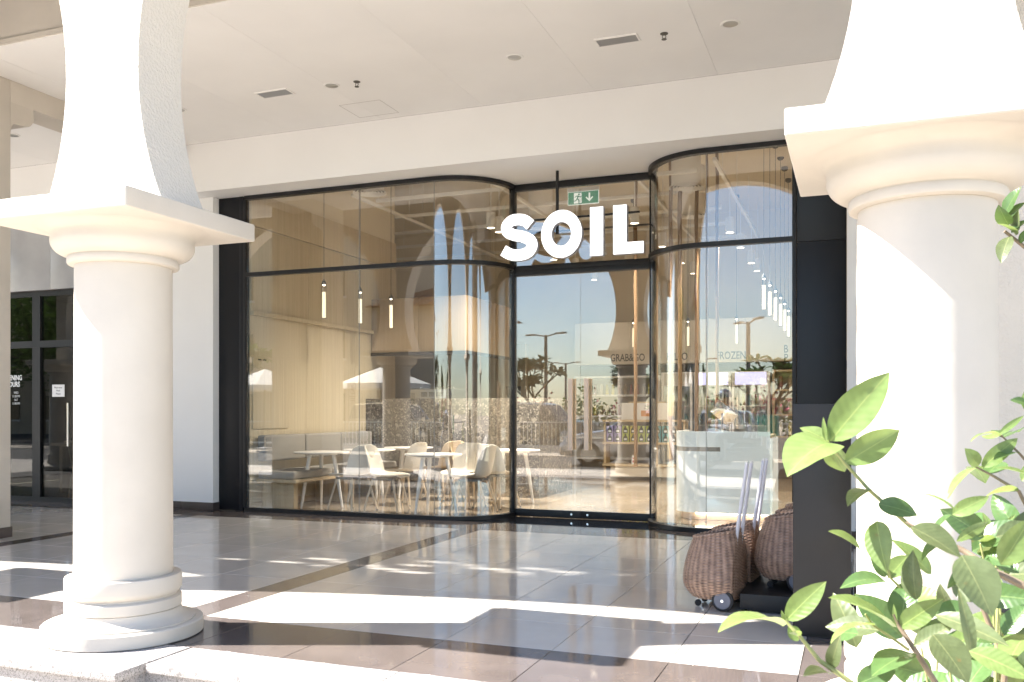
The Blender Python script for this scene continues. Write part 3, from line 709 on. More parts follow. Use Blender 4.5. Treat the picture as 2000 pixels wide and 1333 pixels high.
MB().tube([(-9.87, NF - 0.02, 0.76), (-9.87, NF - 0.02, 1.34)], 0.013, 10).build('pull_handle', M['chrome'], ns)
def flat_text(body, size, x, y, z, m, parent, xs=1.0, bold=0.0, name='lettering'):
    return inst(name, text_mesh(name, body, size, m, 0.0006, xs, bold), parent, (x, y, z))
hx = -10.93
flat_text('OPENING', 0.098, hx, NF + 0.0285, 1.69, M['vinyl'], ns, 0.80, 0.003)
flat_text('HOURS', 0.098, hx, NF + 0.0285, 1.60, M['vinyl'], ns, 0.80, 0.003)
for i, s_ in enumerate(('WED', '11:00 PM', 'SAT', '11:00 PM')):
    flat_text(s_, 0.045, hx + 0.06, NF + 0.0285, 1.485 - 0.05 * i, M['vinyl'], ns, 0.85)
pp = MB().box(-10.20, -9.98, NF + 0.026, NF + 0.0285, 1.425, 1.59).build('paper_notice', M['paper'], None, smooth=False)
tag(pp, 'white paper notice taped to the door of the next shop', 'notice')
for i, s_ in enumerate(('Must wear', 'Mask', 'Please')): flat_text(s_, 0.034, -10.09, NF + 0.0252, 1.55 - 0.042 * i, M['ink'], pp)
# room behind it
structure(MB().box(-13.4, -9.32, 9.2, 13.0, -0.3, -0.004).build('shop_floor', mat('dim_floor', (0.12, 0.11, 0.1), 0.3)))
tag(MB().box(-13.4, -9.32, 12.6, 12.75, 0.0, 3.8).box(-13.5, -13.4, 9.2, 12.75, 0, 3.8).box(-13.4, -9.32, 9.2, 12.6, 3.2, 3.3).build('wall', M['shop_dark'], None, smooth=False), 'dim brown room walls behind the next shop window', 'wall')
MB_bd = MB().box(-10.15, -9.65, 12.50, 12.58, 1.0, 1.55).build('picture_panel', mat('dark_green_board', (0.03, 0.06, 0.045), 0.6), None, smooth=False)
tag(MB_bd, 'dark green board on the back wall of the next shop', 'board')
def spindle_chair(loc, rz, lb):
    t = thing('wooden_chair', lb, 'chair', loc, rz)
    MB().box(-0.21, 0.21, -0.2, 0.2, 0.43, 0.46).build('seat', M['oak'], t, bevel=0.01)
    for sx in (-1, 1):
        for sy in (-1, 1): MB().tube([(sx * 0.16, sy * 0.15, 0.43), (sx * 0.21, sy * 0.2, 0.0)], [0.018, 0.012], 8).build('leg', M['oak'], t)
    for i in range(6):
        x = -0.17 + 0.068 * i; MB().tube([(x, -0.17, 0.46), (x * 1.12, -0.25, 0.80)], 0.008, 6).build('spindle', M['oak'], t)
    MB().tube([(-0.23, -0.24, 0.80), (-0.1, -0.265, 0.81), (0.1, -0.265, 0.81), (0.23, -0.24, 0.80)], 0.02, 8).build('top_rail', M['oak'], t)
spindle_chair((-10.15, 9.75, 0), R(15), 'wooden spindle back chair inside the next shop')
t = thing('cafe_table', 'dark wooden table inside the next shop window', 'table', (-10.6, 10.5, 0))
MB().box(-0.75, 0.75, -0.35, 0.35, 0.71, 0.75).build('tabletop', M['bulk_wood'], t, bevel=0.005)
for sx in (-1, 1): MB().box(sx * 0.6 - 0.03, sx * 0.6 + 0.03, -0.3, 0.3, 0.0, 0.71).build('leg', M['bulk_wood'], t)
t = thing('flower_cup', 'small white cup of pink flowers on the dark table', 'cup', (-10.05, 10.45, 0.75))
MB().lathe([(0.03, 0), (0.045, 0.09), (0.042, 0.09), (0.028, 0.006)], 14).build('cup', M['white'], t)
for i in range(6): MB().lathe([(0.002, 0.08), (0.014, 0.1), (0.002, 0.115)], 6, (0.025 * math.cos(i), 0.025 * math.sin(i), 0)).build('flower', mat('pink_petal', (0.6, 0.15, 0.25), 0.7), t)

# ------------------------------------------------------------------ shop interior: shell
structure(MB().box(-7.2, 0.45, 9.861, 17.7, -0.4, -0.003).box(-7.2, -4.46, 9.19, 9.861, -0.4, -0.003).box(-1.40, 0.45, 9.19, 9.861, -0.4, -0.003).build('shop_floor', M['shop_floor'], smooth=False))
structure(MB().box(-12, 0.6, 9.30, 17.9, 5.05, 5.2).build('shop_ceiling', M['int_ceil']))
WX = -7.0
lw = thing('clad_wall', 'side wall of the shop with oak cladding above pale ash panels', 'wall', (0, 0, 0))
MB().box(WX - 0.25, WX - 0.012, 9.24, 12.95, 0.0, 5.05).build('wall_face', M['int_wall'], lw, smooth=False)
yy = [9.20, 10.45, 11.70, 12.95]
for a, b in zip(yy[:-1], yy[1:]):
    for z0, z1, mm, px_ in ((2.475, 3.515, 'oak_clad', 0.0), (3.535, 3.95, 'oak_clad', 0.0)):
        MB().box(WX - 0.011, WX + 0.02 + px_, a + 0.001, b - 0.001, z0, z1).build('cladding_panel', M[mm], lw, bevel=0.002)
    MB().box(WX - 0.011, WX, a + 0.001, b - 0.001, 0.09, 2.42).build('ash_panel', M['ash_panel'], lw, bevel=0.002)
MB().box(WX - 0.011, WX + 0.06, 9.2, 12.96, 2.421, 2.473).build('shelf_ledge', M['oak_clad'], lw, smooth=False)
MB().box(WX - 0.011, WX + 0.01, 9.2, 12.95, 0.0, 0.088).build('skirting', M['oak'], lw, smooth=False)
cb = MB().box(WX + 0.001, WX + 0.018, 9.24, 10.0, 1.012, 1.905).build('cupboard_door', M['ash_panel'], lw, bevel=0.002)
for y in (9.34, 9.44): MB().box(WX + 0.0185, WX + 0.024, y, y + 0.06, 1.868, 1.884).build('finger_pull', M['dark'], cb, smooth=False)
tag(MB().box(-10.5, 0.45, 17.55, 17.7, -0.0, 5.05).build('wall', M['int_wall'], smooth=False), 'warm white back wall of the shop above the sign band', 'wall')
tag(MB().box(0.30, 0.45, 9.24, 17.55, 0.0, 5.05).build('wall', M['int_wall'], smooth=False), 'warm white side wall beyond the white service counter', 'wall')
tag(MB().box(-10.5, -10.35, 12.95, 17.55, 0.0, 5.05).build('wall', M['int_wall'], smooth=False), 'warm white end wall behind the coffee counter', 'wall')
tag(MB().box(-10.35, -7.26, 12.80, 12.95, 0.0, 5.05).build('wall', M['int_wall'], smooth=False), 'warm white return wall beside the oak cladding', 'wall')
em = thing('wall_emblem', 'faint round printed emblem on the pale ash wall', 'emblem', (WX + 0.001, 11.62, 1.52))
inkf = mat('faint_print', (0.50, 0.40, 0.27), 0.7)
rg = MB()
for k in range(24):
    a, b = 2 * math.pi * k / 24, 2 * math.pi * (k + 1) / 24
    rg.add([(0.0015, r * math.cos(q), r * math.sin(q) + 0.06) for r in (0.085, 0.095) for q in (a, b)], [(0, 1, 3, 2)])
rg.build('ring', inkf, em, smooth=False)
MB().add([(0.0015, 0.05 * math.cos(q) * (1 + 0.4 * math.cos(5 * q)), 0.06 + 0.05 * math.sin(q) * (1 + 0.4 * math.cos(5 * q))) for q in [2 * math.pi * i / 30 for i in range(30)]], [tuple(range(30))]).build('motif', inkf, em, smooth=False)
for i in range(3): MB().box(0.0005, 0.0015, -0.1 + 0.02 * i, 0.1 - 0.02 * i, -0.075 - 0.03 * i, -0.066 - 0.03 * i).build('line', inkf, em, smooth=False)

# bench
bn = thing('bench', 'built-in oak bench with grey cushions along the ash wall', 'bench', (WX, 9.25, 0.0))
MB().box(0.02, 0.60, 0.05, 2.7, 0.345, 0.385).build('seat_board', M['oak'], bn, bevel=0.004)
for y in (0.12, 1.3, 2.5): MB().box(0.06, 0.52, y, y + 0.09, 0.0, 0.344).build('leg', M['oak'], bn, bevel=0.003)
def cushion(x0, x1, y0, y1, z0, z1, nm):
    return MB().box(x0, x1, y0, y1, z0, z1).build(nm, M['fabric'], bn, bevel=0.035, segs=4, angle=80)
for i in range(3):
    y0 = 0.06 + 0.885 * i
    cushion(0.03, 0.57, y0, y0 + 0.875, 0.387, 0.485, 'seat_cushion')
    cushion(0.022, 0.15, y0, y0 + 0.875, 0.60, 0.93, 'back_cushion')

# ------------------------------------------------------------------ tables and chairs
def table_master():
    t = thing('round_table', '', 'table', (0, 0, 0), 0, 'round white tables in the shop')
    MB().lathe([(0.30, 0.690), (0.345, 0.694), (0.352, 0.700), (0.352, 0.708), (0.345, 0.713)], 48).build('tabletop', M['white'], t)
    MB().lathe([(0.2, 0.672), (0.2, 0.6895)], 24).build('underframe', M['white'], t)
    for k in range(3):
        a = R(90 + 120 * k); MB().tube([(0.17 * math.cos(a), 0.17 * math.sin(a), 0.675), (0.235 * math.cos(a), 0.235 * math.sin(a), 0.34), (0.295 * math.cos(a), 0.295 * math.sin(a), 0.0)], [0.026, 0.024, 0.014], 12).build('leg', M['white'], t)
    return t
tb0 = table_master()
for i, (x, y, rz, lb) in enumerate(((-6.40, 9.87, 34, 'round white table nearest the bench end and the window'), (-6.19, 10.72, 10, 'round white table in the middle of the bench'),
        (-6.04, 11.58, 60, 'round white table by the stone counter end of the bench'), (-4.80, 9.84, -80, 'round white table in the curved corner of the window'), (-4.30, 11.30, 20, 'round white table beside the entrance door and stone counter'))):
    o = tb0 if i == 0 else copy_tree(tb0); o.location = (x, y, 0); o.rotation_euler = (0, 0, R(rz)); o['label'] = lb
def chair_master(nm, shell):
    t = thing('shell_chair', '', 'chair', (0, 0, 0), 0, 'shell chairs in the shop')
    # chair faces +x; v runs from the front edge of the seat up to the top of the back
    prof = catmull([(0.235, 0.425), (0.20, 0.445), (0.05, 0.442), (-0.10, 0.438), (-0.175, 0.462), (-0.205, 0.53), (-0.225, 0.66), (-0.245, 0.775), (-0.255, 0.815)], 3)
    wid = catmull([(0.17, 0), (0.215, 0), (0.235, 0), (0.235, 0), (0.23, 0), (0.225, 0), (0.22, 0), (0.185, 0), (0.10, 0)], 3)
    cv = catmull([(0.0, 0), (0.012, 0), (0.03, 0), (0.05, 0), (0.07, 0), (0.075, 0), (0.06, 0), (0.035, 0), (0.01, 0)], 3)
    n = len(prof) - 1
    def fn(u, v):
        k = min(int(round(v * n)), n); x, z = prof[k]; w = wid[k][0]; c = cv[k][0]; q = 2 * u - 1
        a = Vector(prof[min(k + 1, n)]) - Vector(prof[max(k - 1, 0)]); a.normalize()
        up = Vector((-a.y, a.x))            # towards the sitter
        if up.x < 0 and up.y < 0: up = -up
        e = abs(q) ** 2.4 * c
        return (x + abs(up.x) * e, q * w, z + abs(up.y) * e * 0.8)
    MB().sheet(fn, 14, n, 0.011).build('shell', shell, t, angle=60)
    MB().box(-0.13, 0.13, -0.03, 0.03, 0.395, 0.420).box(-0.03, 0.03, -0.13, 0.13, 0.396, 0.421).box(-0.14, 0.14, -0.15, -0.12, 0.392, 0.418).box(-0.14, 0.14, 0.12, 0.15, 0.392, 0.418).build('underframe', M['chair_frame'], t, smooth=False)
    for sx in (-1, 1):
        for sy in (-1, 1):
            L_ = MB().tube([(sx * 0.13, sy * 0.135, 0.405), (sx * 0.215, sy * 0.215, 0.012)], [0.0155, 0.011], 10).build('leg', M['chair_leg'], t)
            MB().lathe([(0.011, 0), (0.012, 0.0118)], 8, (sx * 0.2163, sy * 0.2163, 0)).build('glide', M['rubber'], L_)
    return t
cw = chair_master('w', M['chair_white']); cbg = chair_master('b', M['chair_beige'])
spots = [(-5.82, 9.66, 165, 'w', 'off-white shell chair with beech legs facing the table at the bench end'),
         (-5.36, 9.70, 8, 'w', 'off-white shell chair facing the corner table with its back to the bench'),
         (-4.30, 9.92, 178, 'w', 'off-white shell chair between the corner table and the door post'),
         (-4.72, 10.55, -95, 'w', 'off-white shell chair on the far side of the corner table'),
         (-4.28, 10.62, 75, 'w', 'off-white shell chair with its back to the doors at the stone counter table'),
         (-5.58, 10.62, 172, 'w', 'off-white shell chair facing the middle table of the bench'),
         (-5.42, 11.36, 168, 'b', 'sand coloured shell chair facing the table by the stone counter'),
         (-4.98, 11.38, -10, 'b', 'sand coloured shell chair in front of the stone counter')]
fw = fb = True
for x, y, rz, k, lb in spots:
    if k == 'w': o = cw if fw else copy_tree(cw); fw = False
    else: o = cbg if fb else copy_tree(cbg); fb = False
    o.location = (x, y, 0); o.rotation_euler = (0, 0, R(rz)); o['label'] = lb

# ------------------------------------------------------------------ coffee counter, bulkhead, machines
ct = thing('coffee_counter', 'tall coffee counter faced with speckled brown terrazzo', 'counter', (-7.0, 12.0, 0))
for i in range(3): MB().box(0.003 + i * 0.935, 0.935 + i * 0.935, 0.0, 0.05, 0.0, 1.42).build('stone_panel', M['terrazzo'], ct, bevel=0.002)
MB().box(2.76, 2.805, 0.051, 1.6, 0.0, 1.42).build('stone_panel', M['terrazzo'], ct, bevel=0.002)
MB().box(0.003, 2.755, 0.052, 0.72, 0.90, 0.94).build('worktop', M['steel'], ct, smooth=False)
MB().box(0.003, 2.755, 0.052, 0.16, 1.37, 1.4195).build('ledge', M['terrazzo'], ct, smooth=False)
bk = thing('bulkhead', 'warm wood bulkhead with a black lower edge hanging over the coffee counter', 'bulkhead', (0, 0, 0))
for i in range(2): MB().box(-6.985 + 0.81 * i, -6.178 + 0.81 * i, 12.15, 12.25, 2.13, 2.95).build('wood_panel', M['bulk_wood'], bk, bevel=0.002)
for i in range(2): MB().box(-5.45, -5.365, 12.251 + 0.98 * i, 13.229 + 0.98 * i, 2.13, 2.95).build('wood_panel', M['bulk_wood'], bk, bevel=0.002)
MB().box(-6.99, -5.36, 12.14, 12.20, 2.08, 2.129).box(-5.41, -5.36, 12.201, 14.22, 2.08, 2.129).build('black_edge', M['black_metal'], bk, smooth=False)
MB().box(-6.98, -5.412, 12.26, 14.22, 2.85, 2.93).build('inner_ceiling', M['int_wall'], bk, smooth=False)
kw = tag(MB().box(-10.3, -5.5, 15.0, 15.1, 0.0, 2.44).build('wall', mat('dim_kitchen_wall', (0.30, 0.26, 0.20), 0.7), smooth=False), 'grey brown kitchen wall behind the coffee counter', 'wall')
t = thing('espresso_machine', 'steel espresso machine with a slotted back panel on the stone counter', 'coffee machine', (-5.98, 12.45, 0.94))
MB().box(-0.36, 0.24, -0.25, 0.25, 0.08, 0.62).build('body', M['steel'], t, bevel=0.015)
MB().box(0.241, 0.36, -0.24, 0.24, 0.08, 0.62).build('side_panel', M['black_sheet'], t, bevel=0.01)
for i in range(3):
    for j in range(4): MB().box(-0.17 + 0.13 * i, -0.07 + 0.13 * i, -0.256, -0.2505, 0.515 + j * 0.018, 0.524 + j * 0.018).build('slot', M['dark'], t, smooth=False)
MB().box(-0.36, 0.36, -0.22, 0.22, 0.6205, 0.635).build('cup_tray', M['dark'], t, smooth=False)
for sx in (-0.3, 0.3):
    for sy in (-0.2, 0.2): MB().lathe([(0.03, 0), (0.025, 0.0795)], 10, (sx, sy, 0)).build('foot', M['rubber'], t)
MB().tube([(-0.28, -0.05, 0.66), (0.28, -0.05, 0.66)], 0.008, 6).tube([(-0.28, -0.05, 0.635), (-0.28, -0.05, 0.66)], 0.008, 6).tube([(0.28, -0.05, 0.635), (0.28, -0.05, 0.66)], 0.008, 6).build('gallery_rail', M['chrome'], t)
t = thing('coffee_grinder', 'black coffee grinder standing at the end of the stone counter', 'grinder', (-4.75, 12.45, 0.94))
MB().box(-0.1, 0.1, -0.12, 0.12, 0.0, 0.42).build('body', M['black_sheet'], t, bevel=0.02)
MB().lathe([(0.06, 0.42), (0.11, 0.55), (0.11, 0.66)], 16).build('hopper', M['black_metal'], t)
MB().box(0.101, 0.106, -0.05, 0.05, 0.3, 0.36).build('display', M['paper'], t, smooth=False)

# ------------------------------------------------------------------ service counter near the window
sc = thing('service_counter', 'white glossy service counter with rounded end and beige slot behind the window', 'counter', (0, 0, 0))
cp = [(-1.93 + 0.22 * (1 - math.cos(a * math.pi / 16)), 10.45 - 0.22 * math.sin(a * math.pi / 16)) for a in range(0, 9)]
cp = [(-1.93, 11.1)] + cp + [(-0.88, 10.23)]
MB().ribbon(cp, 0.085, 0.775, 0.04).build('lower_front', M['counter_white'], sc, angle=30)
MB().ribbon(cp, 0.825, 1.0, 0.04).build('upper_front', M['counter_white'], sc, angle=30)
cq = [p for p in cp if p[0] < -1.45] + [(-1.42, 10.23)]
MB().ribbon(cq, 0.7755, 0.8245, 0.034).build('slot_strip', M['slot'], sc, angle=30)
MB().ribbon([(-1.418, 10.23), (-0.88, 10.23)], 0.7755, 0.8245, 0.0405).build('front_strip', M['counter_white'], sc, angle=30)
MB().ribbon([(p[0] + 0.05 if p[0] < -1.7 else p[0], p[1] + (0.05 if p[1] < 10.4 else 0)) for p in cp], 0.0, 0.0725, 0.03).build('plinth', M['handle_wood'], sc, angle=30)
MB().box(-1.86, -0.88, 10.262, 11.05, 0.93, 0.96).build('worktop', M['oak'], sc, smooth=False)
MB().box(-1.70, -0.90, 10.236, 10.258, 0.073, 0.0845).build('toe_light', mat('lit_toe_strip', (1, 0.9, 0.8), 0.5, emit=(1, 0.82, 0.6), estr=3.0), sc, smooth=False)
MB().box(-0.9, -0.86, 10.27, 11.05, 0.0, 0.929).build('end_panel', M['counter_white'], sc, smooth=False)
t = thing('payment_screen', 'tilted till screen on a chrome arm on the white counter', 'screen', (-1.45, 10.6, 0.96))
MB().lathe([(0.05, 0), (0.05, 0.01), (0.012, 0.014)], 16).build('foot', M['chrome'], t)
MB().tube([(0, 0, 0.012), (0, 0, 0.24)], 0.012, 8).build('stalk', M['chrome'], t)
sn = MB().box(-0.14, 0.14, -0.012, 0.012, -0.1, 0.1).build('panel', M['chrome'], t, bevel=0.004); sn.location = (0.02, 0, 0.25); sn.rotation_euler = (R(25), R(40), 0)

# ------------------------------------------------------------------ back wall: sign band, fridges, shelves, goods
bd = thing('sign_band', 'beige sign band naming the food sections above the fridges', 'sign', (0, 0, 0))
for i in range(5): MB().box(-5.2 + 1.1 * i + 0.002, -4.1 + 1.1 * i - 0.002, 17.02, 17.54, 2.15, 2.96).build('band_panel', M['band'], bd, bevel=0.002)
for s_, x in (('GRAB&GO', -4.13), ('H LFO', -3.17), ('FROZEN', -2.17), ('B', -1.19)):
    flat_text(s_, 0.20, x, 17.017, 2.265 if len(s_) > 1 else 2.36, M['letter'], bd, 0.72, 0.003)
flat_text('P', 0.20, -1.19, 17.017, 2.20, M['letter'], bd, 0.72, 0.003)
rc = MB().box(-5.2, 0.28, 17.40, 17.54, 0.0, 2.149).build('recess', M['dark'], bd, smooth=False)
def fridge(x0, x1, glow, lb):
    t = thing('display_fridge', lb, 'fridge', ((x0 + x1) / 2, 16.95, 0.0), 0, 'display fridges on the back wall'); w = (x1 - x0) / 2
    mw = M['white']
    MB().box(-w, -w + 0.04, -0.2, 0.4, 0.0, 1.96).build('side', mw, t, smooth=False); MB().box(w - 0.04, w, -0.2, 0.4, 0.0, 1.96).build('side', mw, t, smooth=False)
    MB().box(-w + 0.041, w - 0.041, 0.33, 0.4, 0.0, 1.96).build('back', mw, t, smooth=False)
    hd = MB().box(-w + 0.041, w - 0.041, -0.2, 0.32, 1.70, 1.96).build('header', M['white'], t, smooth=False)
    MB().box(-w + 0.06, w - 0.06, -0.206, -0.201, 1.72, 1.94).build('lit_panel', glow, hd, smooth=False)
    MB().box(-w + 0.041, w - 0.041, -0.2, 0.32, 0.0, 0.25).build('base', mw, t, smooth=False)
    for j in range(3):
        z = 0.60 + 0.36 * j; MB().box(-w + 0.042, w - 0.042, -0.12, 0.32, z, z + 0.02).build('shelf', mw, t, smooth=False)
    MB().box(-w + 0.042, w - 0.042, -0.196, -0.186, 0.251, 1.699).build('glass_door', GI, t, smooth=False)
    return t
glow = mat('lit_violet_header', (0.5, 0.5, 0.75), 0.4, emit=(0.62, 0.62, 1.0), estr=0.25)
dull = mat('grey_header', (0.5, 0.46, 0.4), 0.5)
fridge(-3.42, -2.84, dull, 'narrow white upright fridge with a plain header'); fridge(-2.80, -2.13, glow, 'white glass fridge with violet lit header next to the plain fridge'); fridge(-2.12, -1.45, glow, 'white glass fridge with violet lit header next to the oak shelves')
goodscol = [(0.38, 0.42, 0.10), (0.50, 0.43, 0.10), (0.06, 0.28, 0.32), (0.30, 0.24, 0.42), (0.42, 0.34, 0.24), (0.26, 0.13, 0.11), (0.14, 0.19, 0.09), (0.6, 0.57, 0.5)]
gm = [mat('packaging', c, 0.4) for c in goodscol]
dk = mat('black_bottle_label', (0.05, 0.045, 0.03), 0.4)
def bottle_mesh(m, h=0.22, r=0.033): return MB().lathe([(r, 0), (r * 1.02, h * 0.1), (r * 1.02, h * 0.72), (r * 0.82, h * 0.80), (r * 0.80, h * 0.82), (r * 0.88, h * 0.825), (r * 0.88, h * 0.95), (0.001, h * 0.95)], 12).mesh('bottle', m)
bmz = [bottle_mesh(m) for m in gm]
def shelf_unit(x0, x1, y0, zs, lb, mm):
    t = thing('shelf_unit', lb, 'shelf', ((x0 + x1) / 2, y0, 0.0)); w = (x1 - x0) / 2
    for sx in (-1, 1): MB().box(sx * w - 0.02, sx * w + 0.02, 0.0, 0.40, 0.0, zs[-1] + 0.04).build('side', mm, t, smooth=False)
    for z in zs: MB().box(-w + 0.021, w - 0.021, 0.0, 0.40, z, z + 0.035).build('shelf', mm, t, smooth=False)
    MB().box(-w + 0.021, w - 0.021, 0.401, 0.42, 0.0, zs[-1] + 0.04).build('back', M['band'], t, smooth=False)
    return t
shelf_unit(-1.40, 0.2, 16.9, [0.3, 0.75, 1.15, 1.6, 1.95], 'oak shelves of bottles right of the fridges', M['oak'])
shelf_unit(-5.15, -3.50, 16.9, [0.3, 0.70, 1.12, 1.52, 1.88], 'white wall shelves of jars under the grab and go sign', M['white'])
BL = 'small bottle or jar standing on the shelves along the back wall'
k = 0
def goods(x, y, z, i, lb, grp, sc_=1.0):
    global k
    o = inst('bottle', bmz[i % 8], None, (x, y, z)); o.scale = (sc_, sc_, sc_); tag(o, lb, 'bottle', grp)
for z in (1.155, 1.555):
    for i in range(13): goods(-5.02 + 0.12 * i, 17.02, z + 0.0005, (4, 4, 5, 5, 7, 1, 1)[(i + int(z * 10)) % 7], 'jar in the row on the %s white shelf under the grab and go sign' % ('lower' if z < 1.3 else 'upper'), 'jars on the %s white shelf' % ('lower' if z < 1.3 else 'upper'), 0.95)
for z in (0.785, 1.185, 1.635):
    for i in range(8): goods(-1.28 + 0.17 * i, 17.02, z + 0.0005, (4, 7, 1, 5)[(i + int(z * 7)) % 4], 'bottle in the row on the %s oak shelf right of the fridges' % {0.785: 'low', 1.185: 'middle', 1.635: 'high'}[z], 'bottles on the %s oak shelf' % {0.785: 'low', 1.185: 'middle', 1.635: 'high'}[z], 1.15)
for fx0 in (-3.36, -2.74, -2.06):
    for j in range(3):
        for i in range(5): goods(fx0 + 0.12 * i, 17.0, 0.6205 + 0.36 * j, (6, 6, 7, 0, 2)[(i + j) % 5], 'bottle on the %s shelf inside the %s' % (('low', 'middle', 'high')[j], {-3.36: 'plain header fridge', -2.74: 'violet header fridge next to the plain one', -2.06: 'violet header fridge next to the oak shelves'}[fx0]), 'bottles on fridge shelf %s %s' % (fx0, j), 1.0)
# low oak display stand with cartons
ds = thing('display_stand', 'low oak display stand carrying green and yellow cartons', 'display stand', (-3.55, 15.8, 0))
for z in (0.24, 0.64, 1.04): MB().box(-0.75, 0.75, 0, 0.42, z, z + 0.04).build('shelf', M['oak'], ds, bevel=0.003)
for sx in (-1, 1): MB().box(sx * 0.72 - 0.02, sx * 0.72 + 0.02, 0.05, 0.37, 0.0, 0.239).box(sx * 0.72 - 0.02, sx * 0.72 + 0.02, 0.05, 0.37, 0.281, 0.639).box(sx * 0.72 - 0.02, sx * 0.72 + 0.02, 0.05, 0.37, 0.681, 1.039).build('upright', M['oak'], ds, smooth=False)
MB().box(-0.6, 0.6, 0.03, 0.38, 0.06, 0.239).build('drawer', M['band'], ds, smooth=False)
def carton(m):
    t = MB().box(-0.06, 0.06, -0.05, 0.05, 0, 0.145).mesh('carton', m, bevel=0.004); return t
cmz = [carton(m) for m in gm]; lbm = MB().prism([(-0.04, 0.01), (0.04, 0.01), (0.04, 0.08), (0.015, 0.115), (0.015, 0.14), (-0.015, 0.14), (-0.015, 0.115), (-0.04, 0.08)], -0.052, -0.0505).mesh('label_print', dk, smooth=False)
wl = MB().box(-0.025, 0.025, -0.0535, -0.0522, 0.03, 0.065).mesh('label_patch', M['vinyl'], smooth=False)
pal = [3, 3, 0, 1, 0, 0, 2, 2, 4]
for j in range(2):
    for i in range(9):
        o = inst('carton', cmz[pal[i]], None, (-4.17 + 0.145 * i, 15.88, 0.6805 + 0.1455 * j)); nm = {3: 'lilac', 0: 'green', 1: 'yellow', 2: 'turquoise', 4: 'tan'}[pal[i]]
        tag(o, nm + ' printed carton stacked on the low oak display stand', 'carton', nm + ' cartons on the display stand')
        l_ = inst('label_print', lbm, o); inst('label_patch', wl, l_)
nb = thing('notice_box', 'white notice box with an orange panel on the oak display stand', 'notice', (-3.55, 15.9, 1.0805))
MB().box(-0.42, 0.42, 0, 0.2, 0.0, 0.30).build('box', M['white'], nb, bevel=0.004)
MB().box(-0.06, 0.22, -0.004, -0.0005, 0.06, 0.165).build('orange_panel', mat('orange_panel', (0.62, 0.30, 0.12), 0.6), nb, smooth=False)
MB().box(-0.30, 0.35, 0.02, 0.18, 0.301, 0.325).build('lid', M['oak'], nb, smooth=False)
flat_text('ALL NEW', 0.045, 0.08, -0.002, 0.245, M['letter'], nb, 0.8); flat_text('SHOPPING', 0.045, 0.08, -0.002, 0.2, M['letter'], nb, 0.8)
for i, x in enumerate((-3.72, -3.40)):
    c_ = MB().box(-0.05, 0.05, -0.003, 0.003, 0, 0.16).build('price_card', M['paper'], None, smooth=False); c_.location = (x, 15.84, 0.2815); c_.rotation_euler = (R(-10), 0, 0)
    tag(c_, 'small white price card leaning on the bottom shelf of the display stand', 'card', 'price cards on the display stand')
    MB().box(-0.035, 0.035, -0.0042, -0.0032, 0.03, 0.07).box(-0.035, 0.035, -0.0042, -0.0032, 0.09, 0.12).build('print', mat('red_print', (0.4, 0.12, 0.12), 0.8), c_, smooth=False)

# hanging ropes
for i, x in enumerate((-2.86, -2.62, -2.475, -2.36, -2.29, -2.10, -1.88, -1.78)):
    r = (0.024, 0.02, 0.018, 0.016, 0.03, 0.026, 0.016, 0.022)[i]; y = 12.5 + 0.25 * ((i * 7) % 3 - 1)
    m_ = MB(); pts = [(0.004 * math.sin(q * 1.3), 0.004 * math.cos(q * 0.9), 0.5 + 4.55 * q / 24) for q in range(25)]
    m_.tube(pts, r, 10); o = m_.build('hanging_rope', M['rope']); o.location = (x, y, 0)
    tag(o, 'thick brown rope hanging from the ceiling behind the white counter', 'rope', 'hanging ropes')
    MB().tube([(0, 0, 0.46), (0, 0, 0.5)], [r * 1.5, r], 10).build('knot', M['rope'], o)

# ------------------------------------------------------------------ ceiling services: tracks, spots, diffusers, pendants, exit sign
def bar(p, q, w, lb, grp='white light tracks'):
    p, q = Vector(p), Vector(q); o = thing('light_track', lb, 'light track', p, 0, grp); d = q - p
    m_ = MB()
    if abs(d.x) > abs(d.y): m_.box(0, d.x, -w / 2, w / 2, -w / 2, w / 2)
    else: m_.box(-w / 2, w / 2, 0, d.y, -w / 2, w / 2)
    m_.build('bar', M['track'], o, bevel=0.003)
    n_ = max(2, int(d.length / 1.6) + 1)
    for i in range(n_):
        s_ = d * ((i + 0.5) / n_); MB().tube([s_ + Vector((0, 0, w / 2)), (s_.x, s_.y, 5.05 - p.z)], 0.004, 6).build('suspension_wire', M['track'], o)
for i, y in enumerate((11.9, 13.0, 14.2, 15.4, 16.6)):
    bar((-6.75 if y < 12.1 else -10.2, y, 4.40), (-1.95, y, 4.40), 0.05, 'white light track running parallel to the window under the ceiling')
for x in (-6.75, -4.6, -2.72, -1.63):
    bar((x, 11.2, 4.335), (x, 17.2, 4.335), 0.045, 'white light track running away from the window under the ceiling', 'long white light tracks')
def spot_master():
    t = thing('track_spotlight', 'white cylinder spotlight lit on the ceiling tracks', 'spotlight', (0, 0, 0), 0, 'lit track spotlights')
    MB().tube([(0, 0, 0.61), (0, 0, 0.20)], 0.008, 6).build('stem', M['track'], t)
    MB().lathe([(0.02, 0.22), (0.058, 0.21), (0.062, 0.19), (0.062, 0.0), (0.056, 0.0), (0.054, 0.03)], 24, caps=False).build('can', M['white'], t)
    MB().lathe([(0.0535, 0.012), (0.0535, 0.016), (0.001, 0.017)], 24, caps=False).build('lens', M['lamp_glow'], t)
    l = bpy.data.objects.new('spot_bulb', bpy.data.lights.new('spot_bulb', 'SPOT')); COL.objects.link(l); l.parent = t; l.location = (0, 0, 0.008)
    l.data.energy = 140; l.data.color = (1.0, 0.91, 0.78); l.data.spot_size = R(140); l.data.spot_blend = 1.0; l.data.shadow_soft_size = 0.05
    return t
sm = spot_master()
dim_bulb = [c for c in sm.children if c.type == 'LIGHT'][0].data.copy(); dim_bulb.energy = 10
